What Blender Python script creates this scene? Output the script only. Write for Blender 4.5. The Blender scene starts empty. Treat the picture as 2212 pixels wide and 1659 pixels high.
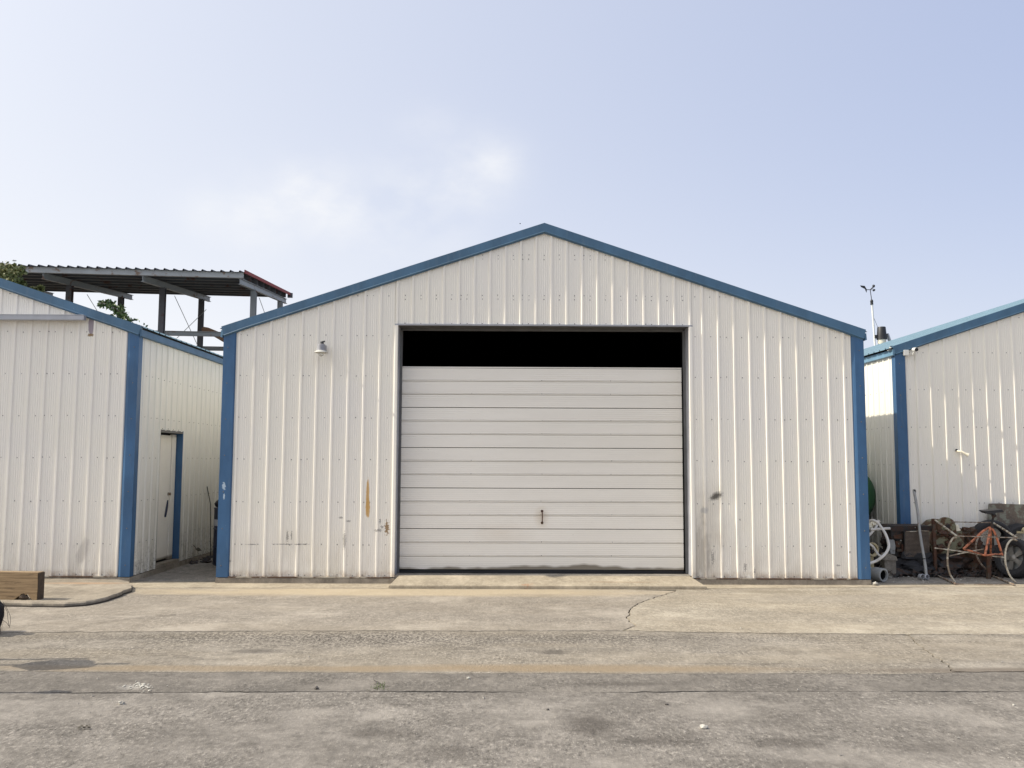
import bpy, bmesh, math, random
from math import sin, cos, tan, pi, radians, sqrt, atan2
from mathutils import Vector, Matrix, noise
random.seed(7)
S = bpy.context.scene
COL = S.collection

# ------------------------------------------------------------------ camera, sky, sun, exposure
CAMZ = 1.74
FPX, PW, PH = 1912.0, 2212.0, 1659.0
_p, _y, _r = radians(5.0), radians(0.36), radians(0.23)
_f = Vector((sin(_y) * cos(_p), cos(_y) * cos(_p), sin(_p)))
_rt = Vector((cos(_y), -sin(_y), 0))
_up = _rt.cross(_f)
AX_R = _rt * cos(_r) + _up * sin(_r)
AX_U = _up * cos(_r) - _rt * sin(_r)
AX_F = _f
cam = bpy.data.cameras.new('camera')
cam.sensor_width = 36
cam.lens = 36 * FPX / PW
cam.clip_start = 0.05
cam.clip_end = 2000
co = bpy.data.objects.new('camera', cam)
co.matrix_world = Matrix(((AX_R.x, AX_U.x, -AX_F.x, 0), (AX_R.y, AX_U.y, -AX_F.y, 0),
                          (AX_R.z, AX_U.z, -AX_F.z, CAMZ), (0, 0, 0, 1)))
COL.objects.link(co)
S.camera = co


def at(x, y, Y=None, Z=None):
    """survey point: a sight line of the 2212 px wide survey sheet cut at depth Y or height Z (metres)"""
    d = AX_R * ((x - PW / 2) / FPX) + AX_U * ((PH / 2 - y) / FPX) + AX_F
    t = Y / d.y if Y is not None else (Z - CAMZ) / d.z
    return Vector((d.x * t, d.y * t, CAMZ + d.z * t))


SUN_E = 0.06                                   # sun almost in the plane of the fronts
sun_dir = Vector((-1.0, -SUN_E, 0.95)).normalized()
sl = bpy.data.lights.new('sun', 'SUN')
sl.energy = 4.2
sl.angle = radians(0.8)
sl.color = (1.0, 0.915, 0.77)
so = bpy.data.objects.new('sun', sl)
so.rotation_euler = sun_dir.to_track_quat('Z', 'Y').to_euler()
COL.objects.link(so)

W = bpy.data.worlds.new('World')
S.world = W
W.use_nodes = True
wn, wl = W.node_tree.nodes, W.node_tree.links
wn.clear()


def WN(t, **k):
    n = wn.new(t)
    for a, b in k.items():
        setattr(n, a, b)
    return n


def wmath(op, a, b=None, c=None, clamp=False):
    n = WN('ShaderNodeMath', operation=op, use_clamp=clamp)
    for i, v in enumerate((a, b, c)):
        if v is None:
            continue
        if isinstance(v, (int, float)):
            n.inputs[i].default_value = v
        else:
            wl.new(v, n.inputs[i])
    return n.outputs[0]


tc = WN('ShaderNodeTexCoord')
dirv = tc.outputs['Generated']
sky = WN('ShaderNodeTexSky', sky_type='NISHITA')
sky.sun_disc = False
sky.sun_elevation = math.asin(sun_dir.z)
sky.sun_rotation = atan2(sun_dir.x, sun_dir.y)
sky.air_density = 1.0
sky.dust_density = 2.5
sky.ozone_density = 2.0
sep = WN('ShaderNodeSeparateXYZ')
wl.new(dirv, sep.inputs[0])
dotn = WN('ShaderNodeVectorMath', operation='DOT_PRODUCT')
wl.new(dirv, dotn.inputs[0])
dotn.inputs[1].default_value = sun_dir
zc = wmath('MAXIMUM', sep.outputs[2], 0.0)
hz = wmath('POWER', wmath('SUBTRACT', 1.0, zc), 4.0)
fac = wmath('ADD', wmath('MULTIPLY', dotn.outputs['Value'], 0.74), wmath('MULTIPLY', hz, 1.0))
fac = wmath('ADD', fac, 0.03)
fac = wmath('MINIMUM', wmath('MAXIMUM', fac, 0.03), 1.0)
# thin cloud banks: noise gathered round a few bearings
nz = WN('ShaderNodeTexNoise')
nz.inputs['Scale'].default_value = 9.0
nz.inputs['Detail'].default_value = 7
nz.inputs['Roughness'].default_value = 0.55
mp = WN('ShaderNodeMapping')
mp.inputs['Scale'].default_value = (1, 1, 1.7)
mp.inputs['Location'].default_value = (0.3, 0.1, 0.2)
wl.new(dirv, mp.inputs[0])
wl.new(mp.outputs[0], nz.inputs['Vector'])
cl = None
for (px, py, rad, amp) in ((670, 432, 0.050, 1.0), (570, 462, 0.05, .8), (760, 462, 0.050, .8), (480, 462, .04, .55),
                           (1045, 352, 0.040, .85), (1005, 400, .045, .75), (900, 440, 0.07, .60), (840, 480, .06, .55),
                           (930, 295, .04, .30)):
    c = (at(px, py, Y=1.0) - Vector((0, 0, CAMZ))).normalized()
    s2 = WN('ShaderNodeVectorMath', operation='SUBTRACT')
    wl.new(dirv, s2.inputs[0])
    s2.inputs[1].default_value = c
    m2 = WN('ShaderNodeVectorMath', operation='MULTIPLY')
    wl.new(s2.outputs[0], m2.inputs[0])
    m2.inputs[1].default_value = (1 / rad, 1 / rad, 1.35 / rad)
    ln = WN('ShaderNodeVectorMath', operation='LENGTH')
    wl.new(m2.outputs[0], ln.inputs[0])
    g = wmath('MULTIPLY', wmath('POWER', 2.718, wmath('MULTIPLY', wmath('POWER', ln.outputs['Value'], 2.0), -1.0)), amp)
    cl = g if cl is None else wmath('MAXIMUM', cl, g)
nn = wmath('MULTIPLY', wmath('SUBTRACT', nz.outputs['Fac'], 0.31), 3.2, clamp=True)
cloud = wmath('MULTIPLY', wmath('MULTIPLY', cl, nn), 0.92, clamp=True)
mix1 = WN('ShaderNodeMix', data_type='RGBA')
wl.new(fac, mix1.inputs[0])
# clear part of the sky: Nishita, lifted by thin high haze
add = WN('ShaderNodeMix', data_type='RGBA', blend_type='MIX')
add.inputs[0].default_value = 0.62
wl.new(sky.outputs[0], add.inputs[6])
add.inputs[7].default_value = (4.95, 5.65, 7.95, 1)
wl.new(add.outputs[2], mix1.inputs[6])
mix1.inputs[7].default_value = (8.05, 8.15, 8.30, 1)
mix2 = WN('ShaderNodeMix', data_type='RGBA')
wl.new(cloud, mix2.inputs[0])
wl.new(mix1.outputs[2], mix2.inputs[6])
AUR = wmath('MULTIPLY', wmath('POWER', wmath('MAXIMUM', dotn.outputs['Value'], 0.0), 7.0), 13.0)
mix2.inputs[7].default_value = (7.9, 7.95, 8.05, 1)
bg = WN('ShaderNodeBackground')
bg.inputs[1].default_value = 0.1
mix3 = WN('ShaderNodeMix', data_type='RGBA', blend_type='ADD')
mix3.inputs[0].default_value = 1.0
wl.new(mix2.outputs[2], mix3.inputs[6])
au = WN('ShaderNodeCombineColor')
for i_, k_ in enumerate((1.0, .96, .88)):
    wl.new(wmath('MULTIPLY', AUR, k_), au.inputs[i_])
wl.new(au.outputs[0], mix3.inputs[7])
wl.new(mix3.outputs[2], bg.inputs[0])
ow = WN('ShaderNodeOutputWorld')
wl.new(bg.outputs[0], ow.inputs[0])

S.view_settings.view_transform = 'Standard'
S.view_settings.look = 'None'
S.view_settings.exposure = 0.30
S.view_settings.gamma = 1.0
S.view_settings.use_curve_mapping = False
S.render.engine = 'CYCLES'
S.cycles.max_bounces = 8
S.cycles.diffuse_bounces = 4


# ------------------------------------------------------------------ materials
class NT:
    def __init__(s, name):
        s.m = bpy.data.materials.new(name)
        s.m.use_nodes = True
        s.n, s.l = s.m.node_tree.nodes, s.m.node_tree.links
        s.b = s.n['Principled BSDF']
        s.pos = s.n.new('ShaderNodeNewGeometry').outputs['Position']

    def inp(s, sock, v):
        if isinstance(v, (int, float, tuple, list)):
            if isinstance(v, (tuple, list)) and len(v) == 3 and sock.type == 'RGBA':
                v = (*v, 1)
            sock.default_value = v
        else:
            s.l.new(v, sock)

    def math(s, op, a, b=0.0, c=None, clamp=False):
        n = s.n.new('ShaderNodeMath')
        n.operation = op
        n.use_clamp = clamp
        s.inp(n.inputs[0], a)
        s.inp(n.inputs[1], b)
        if c is not None:
            s.inp(n.inputs[2], c)
        return n.outputs[0]

    def map(s, scale=(1, 1, 1), loc=(0, 0, 0), vec=None):
        n = s.n.new('ShaderNodeMapping')
        n.inputs['Scale'].default_value = scale
        n.inputs['Location'].default_value = loc
        s.l.new(vec or s.pos, n.inputs[0])
        return n.outputs[0]

    def noise(s, sc, det=4, ro=.55, stretch=(1, 1, 1), loc=(0, 0, 0)):
        n = s.n.new('ShaderNodeTexNoise')
        n.inputs['Scale'].default_value = sc
        n.inputs['Detail'].default_value = det
        n.inputs['Roughness'].default_value = ro
        s.l.new(s.map(stretch, loc), n.inputs['Vector'])
        return n.outputs['Fac']

    def voro(s, sc, feature='F1', stretch=(1, 1, 1)):
        n = s.n.new('ShaderNodeTexVoronoi')
        n.feature = feature
        n.inputs['Scale'].default_value = sc
        s.l.new(s.map(stretch), n.inputs['Vector'])
        return n.outputs['Distance']

    def rng(s, v, a, b, c=0.0, d=1.0):
        n = s.n.new('ShaderNodeMapRange')
        s.inp(n.inputs[0], v)
        for i, q in enumerate((a, b, c, d)):
            n.inputs[i + 1].default_value = q
        return n.outputs[0]

    def mix(s, f, a, b, mode='MIX'):
        n = s.n.new('ShaderNodeMix')
        n.data_type = 'RGBA'
        n.blend_type = mode
        s.inp(n.inputs[0], f)
        s.inp(n.inputs[6], a)
        s.inp(n.inputs[7], b)
        return n.outputs[2]

    def xyz(s):
        n = s.n.new('ShaderNodeSeparateXYZ')
        s.l.new(s.pos, n.inputs[0])
        return n.outputs

    def blob(s, cx, cz, rx, rz, soft=.25, jag=.35, jsc=40, cy=None, axes=(0, 2), tilt=0.0, jst=(1, 1, 1)):
        """a stain: an ellipse in two world axes with a ragged edge"""
        o = s.xyz()
        u = s.math('SUBTRACT', o[axes[0]], cx)
        v = s.math('SUBTRACT', o[axes[1]], cz)
        if tilt:
            u2 = s.math('ADD', s.math('MULTIPLY', u, cos(tilt)), s.math('MULTIPLY', v, sin(tilt)))
            v = s.math('SUBTRACT', s.math('MULTIPLY', v, cos(tilt)), s.math('MULTIPLY', u, sin(tilt)))
            u = u2
        u = s.math('POWER', s.math('ABSOLUTE', s.math('DIVIDE', u, rx)), 2.0)
        v = s.math('POWER', s.math('ABSOLUTE', s.math('DIVIDE', v, rz)), 2.0)
        d = s.math('SQRT', s.math('ADD', u, v))
        n = s.math('MULTIPLY', s.math('SUBTRACT', s.noise(jsc, 3, .6, jst), .5), jag * 4)
        return s.rng(s.math('ADD', d, n), 1 + soft / 2, 1 - soft / 2)

    def bump(s, h, strength=.3, dist=.005):
        n = s.n.new('ShaderNodeBump')
        n.inputs['Strength'].default_value = strength
        n.inputs['Distance'].default_value = dist
        s.l.new(h, n.inputs['Height'])
        s.l.new(n.outputs[0], s.b.inputs['Normal'])

    def done(s, col, rough=.6, metal=0.0, spec=None):
        s.inp(s.b.inputs['Base Color'], col)
        s.inp(s.b.inputs['Roughness'], rough)
        s.inp(s.b.inputs['Metallic'], metal)
        if spec is not None:
            s.inp(s.b.inputs['Specular IOR Level'], spec)
        return s.m


def sc(c, k):
    return tuple(min(1, x * k) for x in c)


def simple(name, c, rough=.6, metal=0, var=.18, s=6, bs=60, bump=.15, spec=None, stretch=(1, 1, 1), dist=.003):
    t = NT(name)
    n = t.noise(s, 5, .6, stretch)
    col = t.mix(t.rng(n, .3, .7), sc(c, 1 - var), sc(c, 1 + var))
    g = t.noise(bs, 3)
    col = t.mix(t.rng(g, .3, .7), sc(col, 1) if isinstance(col, tuple) else col, sc(c, .9), 'MIX') if 0 else col
    t.bump(g, bump, dist)
    return t.done(col, t.rng(n, .3, .7, rough * .9, min(1, rough * 1.15)), metal, spec)


def rusty(name, paint, rust=(.11, .05, .028), amount=.5, s=9, rough=.75):
    t = NT(name)
    n = t.noise(s, 7, .65)
    m = t.rng(n, .62 - amount * .3, .68 - amount * .3)
    r2 = t.mix(t.noise(s * 4, 4, .6), sc(rust, .4), sc(rust, 1.5))
    p2 = t.mix(t.noise(s * .6, 4), sc(paint, .72), sc(paint, 1.15))
    t.bump(t.noise(s * 10, 4, .7), .5, .004)
    return t.done(t.mix(m, p2, r2), t.rng(m, 0, 1, rough * .8, .9))


M = {}


def white_sheet(name, kind):
    t = NT(name)
    o = t.xyz()
    base = (.89, .85, .755)
    st = t.noise(14, 4, .6, (1, 1, .06))
    big = t.noise(.8, 3, .5)
    c = t.mix(t.rng(st, .3, .7), sc(base, .965), base)
    c = t.mix(t.math('MULTIPLY', t.rng(big, .35, .7), .5), c, (.83, .80, .765))
    # dirt washed up the foot of the wall, and rising streaks
    foot = t.rng(o[2], .95, .08)
    foot = t.math('MULTIPLY', t.math('POWER', foot, 1.6), t.rng(t.noise(7, 6, .7, (1, 1, .22)), .38, .68))
    c = t.mix(t.math('MULTIPLY', foot, .55), c, (.44, .39, .31))
    low = t.math('MULTIPLY', t.rng(o[2], .20, .09), t.rng(t.noise(9, 5, .7), .38, .6))
    c = t.mix(t.math('MULTIPLY', low, .75), c, (.38, .27, .17))
    # scratches and scuffs, long and thin
    scr = t.math('MULTIPLY', t.rng(t.noise(30, 5, .75, (.9, .9, .28)), .665, .69), t.rng(o[2], 1.15, .35))
    c = t.mix(t.math('MULTIPLY', scr, .7), c, (.17, .16, .15))
    if kind == 'main':
        # orange primer stroke, rust bloom and black soot mark
        for a in ((.0, 1.24, .022, .24, .2, .14, 26, -1.983), (.0, 1.07, .030, .14, .2, .2, 30, -1.978)):
            m = t.blob(a[7], a[1], a[2], a[3], a[4], a[5], a[6])
            c = t.mix(t.math('MULTIPLY', m, .9), c, (.60, .36, .12))
        m = t.blob(-1.70, .79, .028, .09, .3, .9, 40)
        c = t.mix(t.math('MULTIPLY', m, .9), c, (.27, .16, .06))
        rr_ = t.math('MULTIPLY', t.rng(t.noise(16, 5, .7, (1, 1, .05)), .60, .70), t.rng(t.xyz()[2], .75, .1))
        c = t.mix(t.math('MULTIPLY', rr_, .35), c, (.42, .30, .18))
        m = t.blob(3.02, 1.255, .085, .042, .9, .35, 26, tilt=.5)
        c = t.mix(t.math('MULTIPLY', m, .93), c, (.03, .03, .03))
        m = t.blob(2.90, .85, .20, .55, 1.2, .35, 5)
        c = t.mix(t.math('MULTIPLY', m, .33), c, (.40, .35, .27))
        m = t.blob(2.85, 1.05, .05, .04, .8, .3, 26)
        c = t.mix(t.math('MULTIPLY', m, .5), c, (.3, .31, .34))
        m = t.blob(2.78, .45, .14, .42, .8, .6, 14, jst=(1, 1, .4))
        c = t.mix(t.math('MULTIPLY', m, .45), c, (.27, .24, .2))
        for (x, z, rx, rz) in ((-3.62, .545, .08, .008), (-3.18, .55, .12, .007), (-2.92, .55, .10, .008), (-2.30, .60, .02, .11),
                               (-2.25, .88, .03, .012), (-3.12, .66, .015, .07), (-3.06, .67, .01, .06), (-1.82, .75, .05, .02),
                               (-1.80, .88, .012, .03), (-3.95, .31, .05, .012), (3.42, .25, .02, .05), (3.55, .19, .012, .04),
                               (4.75, .28, .03, .012), (2.96, .38, .02, .08), (-1.77, .80, .02, .02), (-2.36, .93, .03, .015),
                               (4.92, .47, .015, .015), (3.36, .92, .01, .012)):
            m = t.blob(x, z, rx, rz, .5, .95, 60)
            c = t.mix(t.math('MULTIPLY', m, .62), c, (.17, .16, .15))
    if kind == 'left':
        m = t.blob(-6.03, .42, .07, .19, .5, .25, 9, tilt=-.35)
        c = t.mix(t.math('MULTIPLY', m, .5), c, (.47, .44, .40))
        # stroke of grey paint beside the end of the rail
        m = t.blob(-6.045, 3.69, .042, .145, .1, .06, 30)
        c = t.mix(m, c, (.36, .31, .34))
        m = t.blob(-6.045, 3.545, .045, .02, .5, .5, 40)
        c = t.mix(m, c, (.28, .19, .1))
    t.bump(t.noise(1.2, 2, .5, (1, 1, .5)), .12, .02)
    return t.done(c, t.rng(st, .3, .7, .42, .58), 0, .35)


M['panel_main'] = white_sheet('white_sheet_main', 'main')
M['panel_left'] = white_sheet('white_sheet_left', 'left')
M['panel_right'] = white_sheet('white_sheet_right', 'right')

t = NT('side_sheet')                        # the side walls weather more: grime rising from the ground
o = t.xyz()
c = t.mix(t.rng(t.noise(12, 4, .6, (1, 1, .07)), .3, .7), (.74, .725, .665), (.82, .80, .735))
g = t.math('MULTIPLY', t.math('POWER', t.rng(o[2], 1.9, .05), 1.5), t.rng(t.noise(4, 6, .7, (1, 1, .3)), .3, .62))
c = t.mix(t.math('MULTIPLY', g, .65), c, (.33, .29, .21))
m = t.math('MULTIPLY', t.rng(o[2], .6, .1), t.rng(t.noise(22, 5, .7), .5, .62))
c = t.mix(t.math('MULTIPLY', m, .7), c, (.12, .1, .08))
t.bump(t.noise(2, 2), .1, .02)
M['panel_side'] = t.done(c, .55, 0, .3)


def bluepaint(name, base, chips=()):
    t = NT(name)
    n = t.noise(3, 6, .65, (1, 1, .4))
    c = t.mix(t.rng(n, .3, .7), sc(base, .80), sc(base, 1.16))
    c = t.mix(t.math('MULTIPLY', t.rng(t.noise(18, 5, .7, (1, 1, .12)), .56, .70), .22), c, (.16, .20, .24))
    s2 = t.rng(t.noise(45, 4, .7), .69, .72)
    c = t.mix(t.math('MULTIPLY', s2, .5), c, (.35, .42, .5))
    for a in chips:
        c = t.mix(t.math('MULTIPLY', t.blob(*a, .3, .7, 30), .8), c, (.5, .6, .68))
    t.bump(t.noise(5, 3), .1, .01)
    return t.done(c, .48, 0, .4)


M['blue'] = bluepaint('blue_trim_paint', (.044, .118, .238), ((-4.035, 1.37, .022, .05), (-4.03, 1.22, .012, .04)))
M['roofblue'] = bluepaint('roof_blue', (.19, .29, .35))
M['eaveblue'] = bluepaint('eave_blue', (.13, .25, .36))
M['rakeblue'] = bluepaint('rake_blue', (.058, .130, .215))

t = NT('door_white')
o = t.xyz()
c = t.mix(t.rng(t.noise(5, 4, .6, (.15, 1, 1)), .3, .7), (.86, .825, .755), (.91, .875, .805))
m = t.math('MULTIPLY', t.rng(t.noise(26, 5, .7), .70, .72), .5)
c = t.mix(m, c, (.3, .26, .2))
ft = t.math('ADD', o[2], t.math('MULTIPLY', t.math('SUBTRACT', t.noise(2.0, 2, .5, (1, 0, 0)), .5), .16))
w2 = t.rng(t.math('ABSOLUTE', t.math('SUBTRACT', o[0], .95)), 1.3, .1, 0, .045)
ft = t.math('SUBTRACT', ft, w2)
c = t.mix(t.math('MULTIPLY', t.rng(ft, .215, .180), .88), c, (.13, .105, .07))
c = t.mix(t.math('MULTIPLY', t.rng(ft, .40, .2), .15), c, (.5, .42, .3))
m = t.blob(.52, .93, .07, .11, 1.6, .15, 10)
c = t.mix(t.math('MULTIPLY', m, .30), c, (.55, .40, .22))
m = t.blob(-.05, .70, .28, .10, 1.6, .2, 6)
c = t.mix(t.math('MULTIPLY', m, .16), c, (.5, .36, .22))
m = t.blob(1.9, 2.0, 1.3, .8, 1.6, .2, 2)
c = t.mix(t.math('MULTIPLY', m, .12), c, (.6, .54, .42))
M['door'] = t.done(c, .45, 0, .35)

M['jamb'] = simple('jamb_grey', (.36, .37, .40), .5, var=.12)
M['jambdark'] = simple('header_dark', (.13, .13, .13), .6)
M['screw'] = simple('screw_grey', (.16, .15, .14), .5, .3, bump=0)
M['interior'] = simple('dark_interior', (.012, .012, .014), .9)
M['galv'] = simple('galvanised', (.40, .41, .44), .45, .35, var=.1)
M['rubber'] = simple('black_rubber', (.014, .014, .016), .75, bs=90, bump=.3)
M['tyre'] = simple('tyre_rubber', (.022, .022, .025), .8, bs=40, bump=.4, var=.3)
M['pvc'] = simple('white_pvc', (.62, .60, .56), .45, var=.12, s=14)
M['pvcgrey'] = simple('grey_pvc', (.27, .28, .28), .5, var=.22, s=9)
M['cream'] = simple('cream_plastic', (.75, .70, .56), .4, var=.06)
M['boxwhite'] = simple('white_plastic', (.72, .71, .67), .4, var=.05)
M['black'] = simple('black_plastic', (.015, .015, .017), .45)
M['lampgrey'] = simple('lamp_grey', (.30, .30, .32), .5, .2, var=.1)
M['lampwhite'] = simple('lamp_white', (.50, .49, .45), .4, var=.06)
M['orange'] = rusty('orange_paint', (.54, .18, .085), (.17, .07, .04), .35, 14, .55)
M['rust'] = rusty('brown_rust', (.06, .042, .027), (.085, .038, .022), .6, 12)
M['rustdark'] = rusty('dark_rust', (.015, .014, .014), (.05, .030, .022), .5, 11)
M['mottle'] = rusty('mottled_green_iron', (.20, .20, .13), (.10, .055, .03), .5, 8)
M['sill'] = rusty('rusty_sill', (.40, .36, .29), (.115, .072, .048), .6, 3.5)
M['sheetmottle'] = rusty('mottled_plate', (.21, .215, .17), (.13, .105, .085), .62, 7)
M['tubewhite'] = rusty('flaking_white_tube', (.52, .48, .39), (.24, .19, .14), .5, 12, .6)
M['tuberust'] = rusty('rusty_tube', (.34, .30, .25), (.19, .13, .09), .55, 12, .6)
M['polegrey'] = rusty('weathered_pole', (.30, .30, .29), (.26, .19, .15), .22, 9, .55)
M['bluegrey'] = simple('dark_blue_drum', (.018, .024, .052), .5)
M['green'] = simple('green_tank', (.03, .115, .05), .45, var=.15, s=3)
M['alloy'] = simple('alloy', (.24, .23, .21), .45, .5, var=.25, s=8)
M['grid'] = simple('radiator_tan', (.19, .15, .12), .6, .2, var=.3, s=14)
M['steelgrey'] = rusty('canopy_grey_paint', (.26, .275, .28), (.20, .14, .11), .12, 2.5, .6)
M['steellip'] = rusty('canopy_lip_steel', (.16, .165, .17), (.13, .08, .06), .2, 3)
M['steeldark'] = rusty('canopy_dark_steel', (.10, .10, .11), (.11, .06, .05), .15, 3, .7)
M['deck'] = simple('canopy_deck', (.06, .06, .07), .6, .2, var=.25, s=2)
M['fascia'] = rusty('canopy_fascia', (.40, .41, .41), (.24, .17, .13), .15, 3.5, .6)
M['redrust'] = simple('red_edge', (.26, .035, .03), .7, var=.3)
M['brownplate'] = simple('brown_plate', (.28, .17, .11), .7, var=.2)

t = NT('weathered_timber')
g = t.noise(6, 6, .7, (.35, 1, 7))
c = t.mix(t.rng(g, .3, .7), (.16, .105, .055), (.38, .265, .145))
c = t.mix(t.math('MULTIPLY', t.rng(t.noise(40, 4, .7, (.08, 1, 1)), .60, .66), .7), c, (.09, .06, .035))
m = t.blob(-6.28, .24, .05, .05, .6, .2, 12)
c = t.mix(t.math('MULTIPLY', m, .6), c, (.10, .06, .03))
t.bump(t.noise(30, 5, .7, (.1, 1, 1)), .6, .006)
M['timber'] = t.done(c, .8)
M['timberend'] = simple('timber_end', (.07, .05, .035), .9, var=.4, s=25)

t = NT('leaf')
o2 = t.n.new('ShaderNodeObjectInfo')
n = t.noise(3.5, 3)
c = t.mix(t.rng(n, .35, .65), (.035, .07, .018), (.12, .16, .045))
t.b.inputs['Subsurface Weight'].default_value = 0
M['leaf'] = t.done(c, .55)
t = NT('leaf_yellow')
n = t.noise(4, 3)
c = t.mix(t.rng(n, .35, .65), (.09, .10, .03), (.22, .21, .07))
M['leafy'] = t.done(c, .55)
M['bark'] = simple('bark', (.16, .12, .09), .9, bump=.6, bs=25, dist=.01)

t = NT('clear_glass')
t.b.inputs['Transmission Weight'].default_value = .7
M['glass'] = t.done((.85, .86, .83), .15)


def concrete(name, a, b, agg=.4, stain=.5, crack=0, off=0, foot=None, tan=0.0):
    """weathered concrete: cloudy tone, pitted aggregate, oil spots dragged along the lane, sand drifts"""
    t = NT(name)
    lo = (off, off * 1.7, 0)
    big = t.noise(.5, 7, .68, (.8, 1.2, 1), lo)
    c = t.mix(t.rng(big, .32, .68), a, b)
    mid = t.noise(3.0, 7, .72, (1, 1, 1), lo)
    c = t.mix(t.rng(mid, .38, .62, 0, .65), c, sc(a, .76))
    # exposed aggregate grains
    area = t.rng(t.noise(.9, 4, .6, (1, 1.3, 1), (off + 3, 1, 0)), .40, .60)
    gr = t.noise(34, 4, .78, (1, .55, 1), lo)
    gl = t.rng(gr, .54, .63)
    gd = t.rng(gr, .46, .38)
    k = t.math('MULTIPLY', t.math('ADD', t.math('MULTIPLY', area, .70), .38), agg)
    c = t.mix(t.math('MULTIPLY', gl, k, clamp=True), c, sc(b, 1.5))
    c = t.mix(t.math('MULTIPLY', gd, k, clamp=True), c, sc(a, .34))
    g2 = t.noise(13, 4, .7, (1, .6, 1), lo)
    c = t.mix(t.rng(g2, .34, .50, .42, 0), c, sc(a, .62))
    c = t.mix(t.rng(g2, .54, .68, 0, .35), c, sc(b, 1.25))
    fine = t.noise(170, 2, .8)
    c = t.mix(t.rng(fine, .35, .65, 0, .35), c, sc(a, .5))
    # stains drawn out along the lane
    s1 = t.noise(1.25, 6, .68, (1, 1.35, 1), (off + 7, 2, 0))
    c = t.mix(t.math('MULTIPLY', t.rng(s1, .56, .70), stain * .65), c, sc(a, .38))
    s2 = t.noise(4.2, 5, .65, (1, 1.3, 1), (off + 1, 5, 0))
    c = t.mix(t.math('MULTIPLY', t.rng(s2, .58, .66), stain * .55), c, sc(a, .33))
    s3 = t.noise(1.0, 7, .7, (1, 1.2, 1), (off + 13, 9, 0))
    c = t.mix(t.math('MULTIPLY', t.rng(s3, .50, .68), .5), c, sc(b, 1.3))
    if tan:
        s4 = t.noise(.7, 5, .6, (.5, 2, 1), (off + 23, 9, 0))
        c = t.mix(t.math('MULTIPLY', t.rng(s4, .42, .65), tan), c, (.36, .30, .21))
    if foot:
        for f in foot:
            amt = f[5]
            if len(f) > 8:
                amt = t.math('MULTIPLY', t.rng(gr, .515, .455), f[5])
            c = t.mix(t.math('MULTIPLY', t.blob(f[0], f[1], f[2], f[3], f[6], f[8] if len(f) > 8 else .3, f[7], axes=(0, 1), jst=(.5, 1.3, 1)), amt), c, f[4])
    h = t.math('ADD', t.math('MULTIPLY', gr, t.math('ADD', t.math('MULTIPLY', area, .8), .2)), t.math('MULTIPLY', fine, .25))
    h = t.math('ADD', h, t.math('MULTIPLY', mid, 2.0))
    t.bump(h, .75, .014 * (0.5 + agg))
    return t.done(c, .92, 0, .2)


GREY_A, GREY_B = (.225, .200, .178), (.345, .312, .280)
DK = (.075, .066, .058)
SAND = (.40, .32, .21)
M['c1'] = concrete('concrete_lane', (.178, .162, .143), (.285, .262, .232), .8, .55, foot=[
    (-3.95, 3.9, .25, .25, (.5, .48, .44), .0, 1, 3), (.55, 6.05, .16, .22, DK, .65, .9, 8), (.95, 5.72, .22, .10, DK, .5, 1.0, 8),
    (1.75, 5.68, .18, .10, DK, .55, .9, 8), (-.75, 5.85, .25, .08, DK, .45, .9, 8), (-.35, 5.50, .18, .12, DK, .4, .9, 8),
    (2.6, 5.6, .3, .12, DK, .35, 1, 8), (-3.15, 7.0, .12, .1, (.7, .68, .62), .0, .8, 30)])
M['c2'] = concrete('concrete_strip', (.158, .144, .127), (.238, .217, .190), .65, .5, off=11, foot=[
    (-2.86, 7.02, .09, .06, (.55, .53, .49), .35, 1.4, 26), (.9, 7.15, .35, .06, DK, .5, .9, 7)])
M['c3'] = concrete('concrete_middle', (.218, .195, .163), (.330, .298, .252), .85, .45, off=23, tan=.22, foot=[
    (-1.3, 8.9, 1.5, .30, DK, .95, 1.4, 4, .3), (-3.2, 9.0, 1.2, .22, DK, .6, 1.4, 4, .3), (1.4, 9.0, 1.6, .2, DK, .6, 1.4, 4, .3),
    (-2.1, 7.63, 2.4, .10, (.25, .195, .13), .7, .9, 3), (.6, 7.66, 1.6, .13, (.26, .2, .13), .75, .8, 3), (4.1, 7.62, 1.2, .08, (.15, .125, .1), .7, .8, 3),
    (-2.25, 8.3, .20, .09, DK, .55, .8, 8), (.43, 8.3, .13, .10, DK, .6, .6, 8), (2.0, 7.85, .5, .02, DK, .4, .8, 8), (-.35, 8.45, .12, .07, DK, .4, .9, 8)])
M['c4'] = concrete('concrete_left', (.258, .228, .190), (.360, .324, .275), .45, .28, off=37, tan=.12, foot=[
    (-1.5, 12.0, 3.5, .35, (.46, .38, .26), .7, .8, 2.5)])
M['c5'] = concrete('concrete_right', (.305, .267, .212), (.425, .382, .310), .6, .25, off=51, tan=.25, foot=[
    (3.6, 12.1, .5, .12, (.22, .19, .14), .6, .9, 4), (4.4, 11.6, .9, .25, (.27, .24, .2), .4, 1.2, 3), (4.7, 12.2, .25, .08, (.22, .19, .14), .5, .9, 5)])
M['apron'] = concrete('concrete_apron', (0.370, 0.317, 0.238), (0.475, 0.414, 0.317), .25, .2, off=61, foot=[
    (.30, 12.36, .07, .06, (.36, .17, .09), .75, .9, 30, .9), (1.6, 12.5, .5, .02, (.28, .2, .12), .5, .8, 9)])
M['ledge'] = concrete('foundation_concrete', (.27, .235, .19), (.42, .37, .30), .2, .5, off=71)
M['yard'] = concrete('alley_concrete', (.22, .20, .17), (.34, .31, .27), .5, .6, off=81)
M['slabl'] = concrete('slab_concrete', (.265, .228, .178), (.370, .325, .260), .15, .4, off=91, foot=[
    (-5.75, 12.35, .5, .08, (.40, .24, .13), .5, 1, 5)])
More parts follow.
